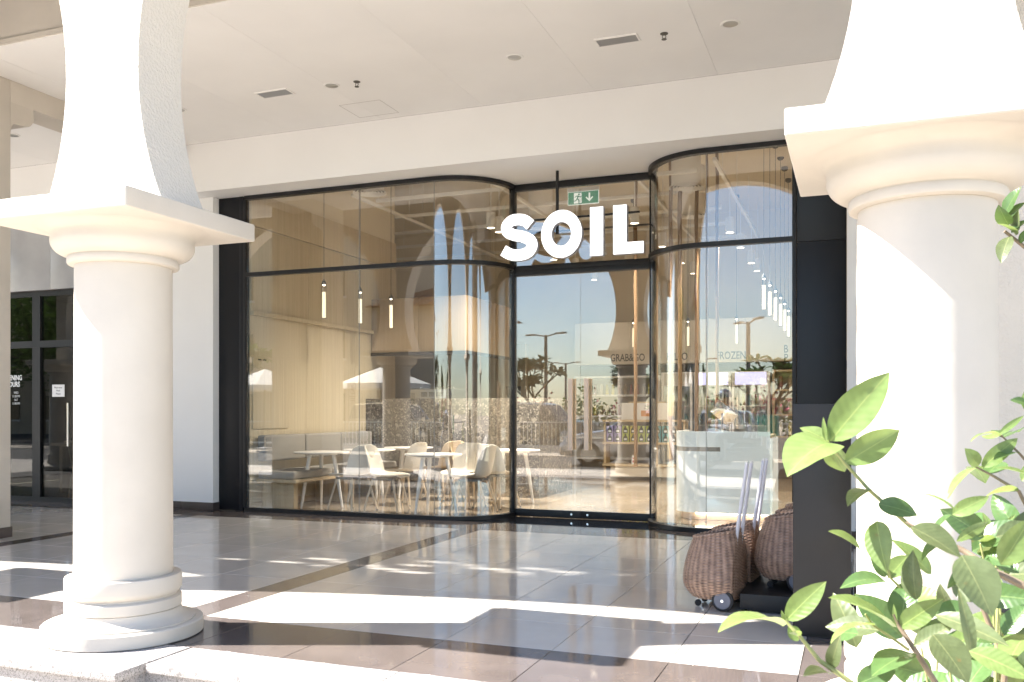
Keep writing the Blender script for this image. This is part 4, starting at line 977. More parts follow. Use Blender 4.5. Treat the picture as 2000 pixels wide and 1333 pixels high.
SP = [(-1.63, 12.67), (-1.63, 13.9), (-1.63, 15.4), (-1.63, 16.3), (-4.6, 11.5), (-4.6, 13.9), (-4.6, 15.1), (-4.6, 16.3), (-3.6, 11.9), (-2.72, 11.6), (-4.6, 11.2), (-2.72, 13.4), (-2.72, 15.0), (-2.72, 16.2)]  # the cross-track spot is an extra one, added to brighten the seating
for i, (x, y) in enumerate(SP):
    o = sm if i == 0 else copy_tree(sm); o.location = (x, y, 3.70)
    o['label'] = 'lit white cylinder spotlight on the ' + {-1.63: 'track beside the close pendant row', -4.6: 'track above the shop middle', -2.72: 'track above the hanging ropes', -3.6: 'cross track, added to brighten the seating'}[x]; o['group'] = 'spotlights on track %s' % x
    if y > 13.2:
        for q in o.children:
            if q.type == 'LIGHT': q.data = dim_bulb
def diffuser(x, y, lb):
    t = thing('air_diffuser', lb, 'air diffuser', (x, y, 4.28), 0, 'drum air diffusers')
    MB().lathe([(0.20, 0.03), (0.20, 0.77)], 32).build('duct', M['white'], t)
    for i in range(5): MB().lathe([(0.235 - 0.045 * i, 0.0 + 0.004 * i), (0.235 - 0.045 * i - 0.012, 0.022), (0.235 - 0.045 * i - 0.026, 0.028), (0.235 - 0.045 * i - 0.014, 0.006)], 32, caps=False).build('ring', M['white'], t)
    MB().lathe([(0.205, 0.029), (0.001, 0.0295)], 32, caps=False).build('backing', M['dark'], t)
diffuser(-6.35, 12.2 - 1.2, 'white drum air diffuser above the bench seating'); diffuser(-2.17, 12.3, 'white drum air diffuser above the hanging ropes'); diffuser(-2.40, 14.1, 'white drum air diffuser behind the hanging ropes'); diffuser(-4.9, 14.1, 'white drum air diffuser in the middle of the shop')
def pendant_master():
    t = thing('pendant_lamp', '', 'pendant lamp', (0, 0, 0), 0, None)
    MB().lathe([(0.027, 0.43), (0.027, 0.462), (0.012, 0.485), (0.006, 0.50)], 16).build('cap', M['cord'], t)
    MB().lathe([(0.0235, 0.0045), (0.0235, 0.335), (0.001, 0.3355)], 20).build('glowing_tube', M['tube_glow'], t)
    MB().lathe([(0.028, 0.0), (0.028, 0.4295)], 20, caps=False).build('glass_sleeve', M['tube_glass'], t)
    MB().lathe([(0.029, 0.0), (0.029, 0.004), (0.001, 0.0042)], 20).build('end_ring', M['cord'], t)
    MB().lathe([(0.012, 0.415), (0.018, 0.43)], 12).build('bulb_holder', M['lamp_glow'], t)
    for a in (0, 1, 2): MB().tube([(0.0305 * math.cos(a * 2.09), 0.0305 * math.sin(a * 2.09), 0.002), (0.0305 * math.cos(a * 2.09), 0.0305 * math.sin(a * 2.09), 0.45)], 0.003, 5).build('cage_rod', M['cord'], t)
    c = MB().tube([(0, 0, 0.5), (0, 0, 2.55)], 0.0035, 6).build('cord', M['cord'], t)
    MB().lathe([(0.03, 2.5), (0.05, 2.52), (0.05, 2.56)], 14).build('canopy', M['cord'], t)
    return t
pm = pendant_master()
PN = [(-6.32, 9.80, 2.41, 0), (-6.30, 10.66, 2.42, 0), (-6.33, 11.58, 2.44, 0), (-3.59, 15.22, 2.33, 1), (-2.70, 15.5, 2.35, 1), (-1.92, 15.8, 2.39, 1),
      (-1.18, 12.72, 2.62, 2), (-1.13, 13.06, 2.57, 2), (-1.09, 13.5, 2.54, 2), (-1.06, 14.05, 2.51, 2), (-1.04, 14.6, 2.48, 2), (-1.02, 15.14, 2.43, 2)]
for i, (x, y, z, g) in enumerate(PN):
    o = pm if i == 0 else copy_tree(pm); o.location = (x, y, z)
    o['group'] = ('pendants over the bench tables', 'pendants before the back wall', 'row of pendants behind the white counter')[g]
    o['label'] = ('lit tube pendant hanging on a black cord over the bench tables', 'lit tube pendant hanging in front of the sign band', 'lit tube pendant in the close row behind the white counter')[g]
ex = thing('exit_sign', 'green emergency exit sign with running figure and arrow above the doors', 'exit sign', (-2.985, 10.12, 3.652))
MB().box(-0.19, 0.19, -0.006, 0.006, 0.0, 0.155).build('plate', M['exit_white'], ex, bevel=0.001)
gpl = MB().box(-0.183, 0.183, -0.0078, -0.0062, 0.007, 0.15).build('green_face', M['green'], ex, smooth=False)
MB().box(-0.192, 0.192, -0.02, 0.02, 0.1555, 0.20).build('housing', M['white'], ex, bevel=0.003)
MB().tube([(-0.15, 0, 0.2), (-0.15, 0, 1.395)], 0.006, 6).build('suspension_rod', M['white'], ex)
MB().tube([(0.15, 0, 0.2), (0.15, 0, 1.395)], 0.006, 6).build('suspension_rod', M['white'], ex)
def fl2(pts, y=-0.0095): return MB().add([(p[0], y, p[1]) for p in pts], [tuple(range(len(pts)))])
MB().box(-0.112, -0.018, -0.0092, -0.008, 0.017, 0.14).build('door_symbol', M['exit_white'], gpl, smooth=False)
MB().prism([(0.066, 0.132), (0.086, 0.132), (0.086, 0.062), (0.112, 0.088), (0.122, 0.078), (0.076, 0.03), (0.030, 0.078), (0.040, 0.088), (0.066, 0.062)], -0.0092, -0.008).build('arrow_symbol', M['exit_white'], gpl, smooth=False)
rm = MB()
def limb(a, b, w):
    a, b = Vector(a), Vector(b); t = (b - a).normalized() * w / 2; nrm = Vector((-t.y, t.x))
    rm.prism([tuple(a + nrm), tuple(b + nrm), tuple(b - nrm), tuple(a - nrm)], -0.0105, -0.0094)
rm.prism([(-0.052 + 0.01 * math.cos(q * math.pi / 6), 0.121 + 0.01 * math.sin(q * math.pi / 6)) for q in range(12)], -0.0105, -0.0094)
for a, b, w in (((-0.058, 0.108), (-0.072, 0.07), 0.017), ((-0.06, 0.104), (-0.03, 0.088), 0.008), ((-0.03, 0.088), (-0.02, 0.098), 0.007), ((-0.062, 0.106), (-0.09, 0.1), 0.008), ((-0.09, 0.1), (-0.1, 0.085), 0.007), ((-0.07, 0.07), (-0.05, 0.05), 0.012), ((-0.05, 0.05), (-0.052, 0.022), 0.01), ((-0.073, 0.07), (-0.09, 0.048), 0.011), ((-0.09, 0.048), (-0.112, 0.046), 0.009)): limb(a, b, w)
rm.build('running_figure', M['green'], gpl, smooth=False)
# ------------------------------------------------------------------ basket stand and rolling rattan baskets
st = thing('basket_stand', 'black steel basket stand with a tall panel and a low platform', 'stand', (-0.17, 5.34, 0.001))
MB().box(-0.15, 0.145, -0.24, 0.22, 0.02, 1.262).build('tall_panel', M['black_sheet'], st, bevel=0.003)
MB().box(-0.14, 0.135, -0.22, 0.21, 0.0, 0.0195).build('recessed_foot', M['black_metal'], st, smooth=False)
MB().box(-0.49, 0.145, 0.26, 1.75, 0.022, 0.112).build('platform', M['black_sheet'], st, bevel=0.003)
MB().box(-0.45, 0.12, 0.30, 1.7, 0.0, 0.0215).build('recessed_foot', M['black_metal'], st, smooth=False)

def wicker_mat():
    m = bpy.data.materials.new('woven_rattan'); m.use_nodes = True; n = m.node_tree.nodes; L = m.node_tree.links; b = n['Principled BSDF']
    def node(t, **k):
        q = n.new(t)
        for a, v in k.items(): setattr(q, a, v)
        return q
    def math_(op, x, y=None):
        q = node('ShaderNodeMath', operation=op)
        for i, v in enumerate((x, y)):
            if v is None: continue
            if isinstance(v, (int, float)): q.inputs[i].default_value = v
            else: L.new(v, q.inputs[i])
        return q.outputs[0]
    tc = node('ShaderNodeTexCoord'); sx = node('ShaderNodeSeparateXYZ'); L.new(tc.outputs['Object'], sx.inputs[0])
    an = math_('ARCTAN2', sx.outputs[1], sx.outputs[0])
    st_ = math_('SINE', math_('MULTIPLY', an, 34.0)); hz = math_('SINE', math_('MULTIPLY', sx.outputs[2], 720.0))
    t = node('ShaderNodeTexNoise'); t.inputs['Scale'].default_value = 26; t.inputs['Detail'].default_value = 5; L.new(tc.outputs['Object'], t.inputs['Vector'])
    v = math_('ADD', math_('MULTIPLY', math_('MULTIPLY', st_, hz), 0.16), math_('ADD', math_('MULTIPLY', st_, 0.13), math_('ADD', math_('MULTIPLY', t.outputs[0], 0.7), 0.12)))
    cr = n.new('ShaderNodeValToRGB'); cr.color_ramp.elements[0].position = 0.15; cr.color_ramp.elements[1].position = 0.85
    cr.color_ramp.elements[0].color = (0.13, 0.082, 0.06, 1); cr.color_ramp.elements[1].color = (0.56, 0.38, 0.28, 1)
    L.new(v, cr.inputs[0]); L.new(cr.outputs[0], b.inputs['Base Color']); b.inputs['Roughness'].default_value = 0.5
    return m
M['rattan'] = wicker_mat()
def basket_shape(a, z):
    """plan radius of the basket wall at angle a and height fraction z; flat towards +x where the handle stands"""
    r = 0.140 + 0.064 * math.sin(min(1.0, (1 - z) / 0.72) * math.pi / 2) - 0.060 * (max(0, 0.30 - z) / 0.30) ** 2
    flat = 0.150 - 0.004 * (1 - z)
    c = math.cos(a)
    q = (abs(c) ** 3.2 + abs(math.sin(a)) ** 3.2) ** (-1 / 3.2) if c > 0 else (abs(c) ** 2.2 + abs(math.sin(a)) ** 2.2) ** (-1 / 2.2)
    rr = r * q * (1.0 if c < 0 else 1.0)
    if c > 0: rr = min(rr, flat / max(c, 1e-3))
    return rr
def basket_mesh():
    m = MB(); N = 112; rows_ = 46; zb, H_ = 0.060, 0.395
    v = []; f = []; per = 2
    def top(a): return H_ + 0.030 * math.cos(a)
    ring_n = rows_ * per + 1
    for k in range(ring_n):
        zf = k / (ring_n - 1); row = k // per; mid = (k % per) == 1
        for i in range(N):
            a = 2 * math.pi * i / N; r = basket_shape(a, zf)
            ov = math.sin(i / 4 * math.pi * 1.0 + (math.pi if row % 2 else 0)) 
            r += (0.0042 * ov + 0.0025) if mid else -0.0022
            v.append((r * math.cos(a), r * math.sin(a), zb + top(a) * zf))
    for k in range(ring_n - 1):
        for i in range(N):
            j = (i + 1) % N; f.append((k * N + i, k * N + j, (k + 1) * N + j, (k + 1) * N + i))
    o = len(v)
    for k in range(9):                              # inner wall, down from the rim
        zf = 1 - k / 8
        for i in range(N):
            a = 2 * math.pi * i / N; r = basket_shape(a, zf) - 0.012; v.append((r * math.cos(a), r * math.sin(a), zb + 0.004 + top(a) * zf * 0.99))
    for k in range(8):
        for i in range(N):
            j = (i + 1) % N; f.append((o + k * N + i, o + k * N + j, o + (k + 1) * N + j, o + (k + 1) * N + i))
    f.append(tuple(range(N))); f.append(tuple(o + 8 * N + i for i in range(N)))
    m.add(v, f); return m.mesh('woven_body', M['rattan'], angle=75), top, zb, H_
bmesh_body, btop, bzb, bH = basket_mesh()
def basket_master():
    t = thing('rolling_basket', '', 'basket', (0, 0, 0), 0, 'rolling rattan baskets')
    inst('woven_body', bmesh_body, t)
    rp = []; 
    m = MB()
    for s_ in range(2):
        pts = []
        for i in range(97):
            a = 2 * math.pi * i / 96; r = basket_shape(a, 1.0) - 0.004; tw = i * 0.9 + s_ * math.pi
            pts.append(((r + 0.005 * math.cos(tw)) * math.cos(a), (r + 0.005 * math.cos(tw)) * math.sin(a), bzb + btop(a) + 0.002 + 0.005 * math.sin(tw)))
        m.tube(pts, 0.0075, 6, caps=False)
    m.build('braided_rim', M['rattan'], t)
    for sy in (-0.06, 0.06):
        hb = MB().tube([(0.112, sy, 0.12), (0.138, sy, 0.42), (0.205, sy * 0.9, 0.90)], [0.011, 0.0125, 0.0115], 12).build('handle_pole', mat('white_plastic_tube', (0.62, 0.61, 0.66), 0.35), t)
        MB().lathe([(0.0118, 0), (0.009, 0.012), (0.001, 0.016)], 10, (0.205, sy * 0.9, 0.897)).build('end_cap', M['white'], hb)
    for sy in (-0.155, 0.155):
        w_ = MB().tube([(0.085, sy - 0.02 if sy < 0 else sy - 0.005, 0.068), (0.085, sy + 0.005 if sy < 0 else sy + 0.02, 0.068)], 0.067, 32).build('wheel', M['rubber'], t, bevel=0.006)
        y1 = sy - 0.0205 if sy < 0 else sy + 0.0205
        MB().tube([(0.085, y1 + (0.003 if sy < 0 else -0.003), 0.068), (0.085, y1 - (0.003 if sy < 0 else -0.003), 0.068)], [0.052, 0.050], 32).build('rim', M['hub'], w_)
        MB().tube([(0.085, y1, 0.068), (0.085, y1 - (0.008 if sy < 0 else -0.008), 0.068)], 0.010, 12).build('hub_cap', M['chrome'], w_)
    MB().tube([(0.085, -0.15, 0.068), (0.085, 0.15, 0.068)], 0.006, 8).build('axle', M['steel'], t)
    for sy in (-0.07, 0.07):
        MB().tube([(-0.11, sy, 0.085), (-0.10, sy, 0.045)], 0.006, 6).tube([(-0.085, sy, 0.085), (-0.096, sy, 0.045)], 0.006, 6).build('caster_fork', M['chrome'], t)
        MB().tube([(-0.098, sy - 0.008, 0.0205), (-0.098, sy + 0.008, 0.0205)], 0.0205, 16).build('caster_wheel', M['rubber'], t, bevel=0.003)
    return t
bk0 = basket_master()
for i, (x, y, z, rz, lb) in enumerate(((-0.82, 5.74, 0.0015, -8, 'brown rattan rolling basket on the floor with its side wheel showing'),
        (-0.765, 6.16, 0.0015, -6, 'brown rattan rolling basket on the floor behind another floor basket'),
        (-0.40, 5.93, 0.1135, -6, 'brown rattan rolling basket standing at the platform front edge'),
        (-0.365, 6.34, 0.1135, -5, 'brown rattan rolling basket in the middle of the black platform'),
        (-0.33, 6.75, 0.1135, -4, 'brown rattan rolling basket at the far end of the black platform'))):
    o = bk0 if i == 0 else copy_tree(bk0); o.location = (x, y, z); o.rotation_euler = (0, 0, R(rz)); o['label'] = lb
for c_ in list(bpy.data.objects):                 # the baskets nested on the platform show no poles
    if c_.name.startswith('handle_pole') and c_.parent and c_.parent.location.z > 0.05:
        for g in list(c_.children): bpy.data.objects.remove(g)
        bpy.data.objects.remove(c_)

# ------------------------------------------------------------------ foreground shrub
def leaf_mesh(ratio, bend, fold, twist, mt, obov=0.55):
    nu, nv = 12, 4; v = []; f = []
    for i in range(nu + 1):
        u = i / nu
        w = ratio / 2 * (math.sin(math.pi * u ** (0.5 / obov * 0.9)) ** 0.8) * (1 if 0 < u < 1 else 0) + 0.004
        if u > 0.9: w *= (1 - u) / 0.1 * 0.85 + 0.15
        for j in range(nv + 1):
            q = (j / nv - 0.5) * 2; a = twist * u
            y0, z0 = q * w, abs(q) * w * fold + 0.01 * math.sin(u * 17 + q * 2) * abs(q) * ratio
            y, z = y0 * math.cos(a) - z0 * math.sin(a), y0 * math.sin(a) + z0 * math.cos(a)
            th = bend * u
            x = math.sin(th) / bend if abs(bend) > 1e-3 else u
            zz = -(1 - math.cos(th)) / bend if abs(bend) > 1e-3 else 0
            v.append((x - z * math.sin(th) * -1 * 0, y, zz + z))
    for i in range(nu):
        for j in range(nv): f.append((i * (nv + 1) + j, (i + 1) * (nv + 1) + j, (i + 1) * (nv + 1) + j + 1, i * (nv + 1) + j + 1))
    me = bpy.data.meshes.new('leaf'); me.from_pydata(v, [], f); me.materials.append(mt)
    for p in me.polygons: p.use_smooth = True
    return me
LM = {}
def get_leaf(ratio, bend, mk):
    rr = min((0.2, 0.32, 0.42, 0.52, 0.66), key=lambda r: abs(r - ratio)); bb = min((-0.6, 0.4, 0.9), key=lambda r: abs(r - bend))
    k_ = (rr, bb, mk)
    if k_ not in LM: LM[k_] = leaf_mesh(rr, bb, 0.28, 0.25 if mk == 'leaf_a' else -0.2, M[mk])
    return LM[k_]
rl = random.Random(11)
def put_leaf(parent, b, t_, ratio, mk, bend=0.4, roll=0.0):
    d = t_ - b; L_ = d.length; x = d / L_
    view = (Vector((0, 0, CAMH)) - b).normalized(); up = (view * 0.75 + Vector((-0.35, -0.1, 0.65))).normalized()
    z = (up - x * up.dot(x)).normalized(); z = Matrix.Rotation(roll, 3, x) @ z; y = z.cross(x)
    chord = math.sin(bend / 2) / (bend / 2)
    # tilt so that the bent blade's tip falls on t_
    x2 = Matrix.Rotation(-bend / 2, 3, y) @ x; z2 = Matrix.Rotation(-bend / 2, 3, y) @ z
    mw = Matrix((x2, y, z2)).transposed().to_4x4() @ Matrix.Scale(L_ / chord, 4); mw.translation = b - parent.location
    o = bpy.data.objects.new('leaf', get_leaf(ratio, bend, mk)); COL.objects.link(o); o.parent = parent; o.matrix_local = mw
    return o
base = P(1880, 1500, 1.75); base.z = GZ
sh = thing('leafy_shrub', 'leafy green shrub with glossy oval leaves in front of the column', 'shrub', base)
def stem(parent, pts, r0, r1, m_='stem'):
    pp = [Vector(p) for p in pts]; n_ = len(pp)
    sm_ = []
    for i in range(n_ - 1):
        for q in range(4): sm_.append(tuple(pp[i].lerp(pp[i + 1], q / 4)))
    sm_.append(tuple(pp[-1])); n2 = len(sm_)
    o = MB().tube([Vector(p) - parent.location for p in sm_], [r0 + (r1 - r0) * i / (n2 - 1) for i in range(n2)], 8).build('stem', M[m_], parent)
    return o
def ppath(l): return [P(*p) for p in l]
root = base
stem(sh, [root, P(2060, 1330, 1.62)] + ppath([(2010, 1150, 1.60), (1950, 1120, 1.62), (1880, 1075, 1.66), (1780, 1030, 1.70)]), 0.009, 0.0045)
stem(sh, ppath([(1780, 1030, 1.70), (1700, 960, 1.74), (1650, 905, 1.76), (1618, 866, 1.77)]), 0.0043, 0.0028, 'stem_green')
stem(sh, [root] + ppath([(1850, 1370, 1.70), (1790, 1275, 1.72), (1757, 1225, 1.74), (1745, 1200, 1.74)]), 0.007, 0.003, 'stem')
stem(sh, [root + Vector((-0.05, 0, 0))] + ppath([(1720, 1375, 1.60), (1650, 1325, 1.60), (1600, 1290, 1.62), (1562, 1243, 1.63), (1533, 1212, 1.64)]), 0.006, 0.0028, 'stem_green')
stem(sh, [root + Vector((0.1, 0.2, 0))] + ppath([(2060, 1100, 2.1), (1990, 960, 2.1), (1940, 930, 2.1), (1905, 912, 2.1)]), 0.006, 0.0022, 'stem')
stem(sh, ppath([(2030, 930, 2.1), (1990, 885, 2.1), (1955, 850, 2.1)]), 0.004, 0.002, 'stem')
stem(sh, [root] + ppath([(1965, 1290, 1.6), (1930, 1215, 1.6), (1905, 1150, 1.6), (1880, 1085, 1.62)]), 0.006, 0.003, 'stem')
stem(sh, [root + Vector((0.05, 0.1, 0))] + ppath([(1950, 1130, 1.95), (1940, 1065, 1.95), (1938, 1040, 1.95)]), 0.004, 0.0018, 'stem_green')
stem(sh, ppath([(1830, 1270, 1.85), (1800, 1190, 1.85), (1740, 1130, 1.85), (1715, 1060, 1.82)]), 0.004, 0.002, 'stem_green')
stem(sh, ppath([(1775, 1270, 1.74), (1740, 1245, 1.74), (1705, 1222, 1.74), (1690, 1200, 1.74)]), 0.003, 0.0018, 'stem_green')
stem(sh, ppath([(1950, 1120, 1.62), (1880, 1090, 1.55), (1835, 1055, 1.52), (1770, 1020, 1.55)]), 0.003, 0.002, 'stem')
LV = [  # base px, tip px, depth at base, depth at tip, width ratio, material, bend, roll
 (1622, 862, 1738, 727, 1.77, 1.74, .42, 'leaf_a', .4, .5), (1622, 866, 1537, 932, 1.76, 1.68, .66, 'leaf_a', .9, -.2), (1622, 868, 1650, 922, 1.78, 1.80, .66, 'leaf_a', .4, .3),
 (1620, 864, 1562, 836, 1.78, 1.82, .52, 'leaf_a', .4, .2), (1650, 905, 1757, 840, 1.76, 1.78, .42, 'leaf_a', .4, .7), (1614, 862, 1608, 815, 1.77, 1.77, .2, 'leaf_a', .4, 0), (1618, 862, 1618, 818, 1.77, 1.77, .2, 'leaf_a', .4, .8),
 (1702, 958, 1655, 990, 1.74, 1.70, .52, 'leaf_c', .9, .3), (1715, 985, 1792, 1008, 1.72, 1.70, .52, 'leaf_b', .9, .2), (1682, 1076, 1617, 1038, 1.80, 1.78, .52, 'leaf_a', .4, .4),
 (1712, 1018, 1733, 1120, 1.73, 1.68, .52, 'leaf_a', .4, .1), (1730, 1136, 1640, 1150, 1.84, 1.82, .42, 'leaf_b', .9, .2), (1780, 1030, 1878, 1092, 1.50, 1.46, .66, 'leaf_c', .4, -.5), (1878, 1085, 1938, 1206, 1.45, 1.40, .66, 'leaf_c', .4, -.4),
 (1790, 1172, 1784, 1074, 1.70, 1.72, .52, 'leaf_c', .4, -.3), (1866, 998, 1772, 964, 1.60, 1.66, .2, 'leaf_a', .9, .9), (1860, 1006, 1932, 970, 1.60, 1.58, .42, 'leaf_a', .4, .5), (1858, 1006, 1820, 1040, 1.6, 1.62, .42, 'leaf_b', .4, .5), (1868, 1058, 1932, 1020, 1.62, 1.66, .2, 'leaf_a', .4, .6),
 (1911, 911, 1884, 876, 2.1, 2.1, .66, 'leaf_a', .4, .2), (1908, 914, 1849, 980, 2.1, 2.05, .2, 'leaf_a', .9, .2), (1918, 915, 1988, 856, 2.1, 2.1, .32, 'leaf_a', .9, .5), (1930, 926, 1957, 902, 2.1, 2.15, .66, 'leaf_b', .4, .3), (1990, 960, 1918, 976, 2.1, 2.0, .2, 'leaf_a', .4, .6), (1900, 912, 1925, 945, 2.12, 2.2, .42, 'leaf_b', .4, .3),
 (1955, 852, 1895, 864, 2.1, 2.05, .2, 'leaf_a', .9, .4), (1950, 850, 2000, 812, 2.1, 2.1, .2, 'leaf_a', .4, .5), (1952, 852, 1917, 852, 2.1, 2.15, .42, 'leaf_a', -.6, .2), (1958, 856, 1990, 845, 2.1, 2.2, .52, 'leaf_b', .4, .1), (1990, 885, 1940, 900, 2.1, 2.05, .32, 'leaf_b', .4, .2),
 (1938, 1048, 1919, 1001, 1.95, 1.97, .32, 'leaf_a', .4, .4), (1940, 1048, 1984, 1005, 1.95, 1.93, .2, 'leaf_a', .4, .5), (1938, 1068, 1912, 1048, 1.95, 1.9, .42, 'leaf_a', .4, .2), (1940, 1066, 1962, 1090, 1.95, 1.9, .52, 'leaf_b', .4, .2),
 (1955, 1104, 2012, 1012, 1.5, 1.5, .52, 'leaf_a', .4, .7), (1745, 1225, 1618, 1168, 1.74, 1.68, .42, 'leaf_a', .4, .3), (1757, 1226, 1843, 1170, 1.74, 1.70, .42, 'leaf_a', .4, .5), (1750, 1222, 1745, 1180, 1.74, 1.74, .2, 'leaf_a', .4, .2), (1760, 1222, 1775, 1130, 1.80, 1.86, .52, 'leaf_b', .4, .1),
 (1782, 1276, 1702, 1322, 1.72, 1.66, .52, 'leaf_b', .4, .2), (1708, 1222, 1622, 1258, 1.74, 1.70, .42, 'leaf_a', .9, .5), (1822, 1240, 1892, 1338, 1.50, 1.45, .66, 'leaf_c', .4, -.4), (1785, 1262, 1864, 1220, 1.6, 1.58, .42, 'leaf_c', .4, .4), (1828, 1202, 1972, 1264, 1.6, 1.5, .32, 'leaf_c', .4, -.2),
 (1893, 1272, 2015, 1328, 1.35, 1.30, .42, 'leaf_a', .4, -.2), (1898, 1286, 1871, 1150, 1.4, 1.42, .2, 'leaf_c', .4, .8), (1960, 1240, 2010, 1180, 1.6, 1.6, .52, 'leaf_b', .4, .3), (2005, 1240, 1968, 1300, 1.6, 1.55, .66, 'leaf_a', .4, .1),
 (1530, 1224, 1402, 1236, 1.64, 1.56, .42, 'leaf_a', .9, .3), (1536, 1212, 1614, 1136, 1.64, 1.62, .42, 'leaf_a', .4, .4), (1540, 1222, 1560, 1252, 1.64, 1.66, .52, 'leaf_b', .4, .2), (1532, 1214, 1526, 1192, 1.64, 1.64, .32, 'leaf_a', .4, .2),
 (1622, 1306, 1642, 1240, 1.62, 1.58, .32, 'leaf_c', .4, .7), (1622, 1318, 1568, 1322, 1.62, 1.58, .42, 'leaf_c', .9, .2), (1560, 1244, 1545, 1236, 1.63, 1.6, .52, 'leaf_a', .4, .1), (1990, 1120, 1930, 1085, 1.62, 1.68, .42, 'leaf_b', .4, .2), (1900, 1110, 1850, 1150, 1.66, 1.72, .42, 'leaf_b', .4, .2),
 (1840, 1060, 1800, 1100, 1.7, 1.75, .42, 'leaf_b', .9, .3), (1730, 1128, 1700, 1080, 1.85, 1.86, .42, 'leaf_b', .4, .2), (1735, 1130, 1775, 1085, 1.85, 1.88, .52, 'leaf_a', .4, .3), (2000, 800, 2040, 740, 1.5, 1.5, .42, 'leaf_a', .4, .2), (1995, 940, 2040, 900, 1.7, 1.7, .5, 'leaf_a', .4, .3), (2010, 930, 1945, 915, 1.6, 1.6, .42, 'leaf_a', .4, .5), (2010, 790, 1972, 782, 1.5, 1.5, .5, 'leaf_b', .4, .1),
]
for a, b, c_, d_, d0_, d1_, ra, mk, be, ro in LV: put_leaf(sh, P(a, b, d0_), P(c_, d_, d1_), ra, mk, be, ro)
for i in range(60):                                 # fuller growth low on the right
    px, py = rl.uniform(1665, 2040), rl.uniform(1030, 1400)
    if px < 1760 and py < 1160: px += 200
    if py < 1110 and px < 1880: px += 130
    d = rl.uniform(1.75, 2.25); b = P(px, py, d)
    L_ = rl.uniform(0.08, 0.15); an = rl.uniform(0, 2 * math.pi)
    dv = Vector((math.cos(an), math.sin(an) * 0.5, rl.uniform(-0.2, 0.9))).normalized()
    put_leaf(sh, b, b + dv * L_, rl.choice((.42, .52, .66)), rl.choice(('leaf_b', 'leaf_b', 'leaf_a', 'leaf_c')), rl.choice((.4, .9)), rl.uniform(-.6, .6))
    if i % 3 == 0: stem(sh, [b, b + Vector((rl.uniform(-.03, .05), .02, -0.12)), b + Vector((0.04, 0.03, -0.3))], 0.002, 0.003, 'stem_green')
base2 = P(2140, 1500, 3.0); base2.z = GZ
sh2 = thing('leafy_shrub', 'second shrub reaching past the far edge of the column', 'shrub', base2)
stem(sh2, [base2] + ppath([(2180, 900, 3.0), (2100, 560, 3.05), (2010, 490, 3.05), (1962, 452, 3.05)]), 0.012, 0.005)
for a, b, c_, d_, ra, mk in ((1962, 420, 1995, 365, .5, 'leaf_b'), (1965, 430, 2005, 395, .5, 'leaf_b'), (1970, 440, 1950, 400, .5, 'leaf_b'), (1985, 460, 1945, 437, .4, 'leaf_a'), (1975, 455, 2010, 430, .5, 'leaf_b'), (1972, 462, 1955, 515, .4, 'leaf_c'), (1990, 475, 2020, 445, .5, 'leaf_b'), (1985, 450, 1990, 410, .6, 'leaf_c')):
    put_leaf(sh2, P(a, b, 3.05), P(c_, d_, 3.0), ra, mk, .4, rl.uniform(-.3, .3))
structure(MB().box(0.05, 2.4, 1.2, 3.0, GZ - 0.2, GZ + 0.003).build('planting_bed', mat('dark_soil', (0.07, 0.05, 0.035), 0.95, var=0.3, vscale=20), smooth=False))
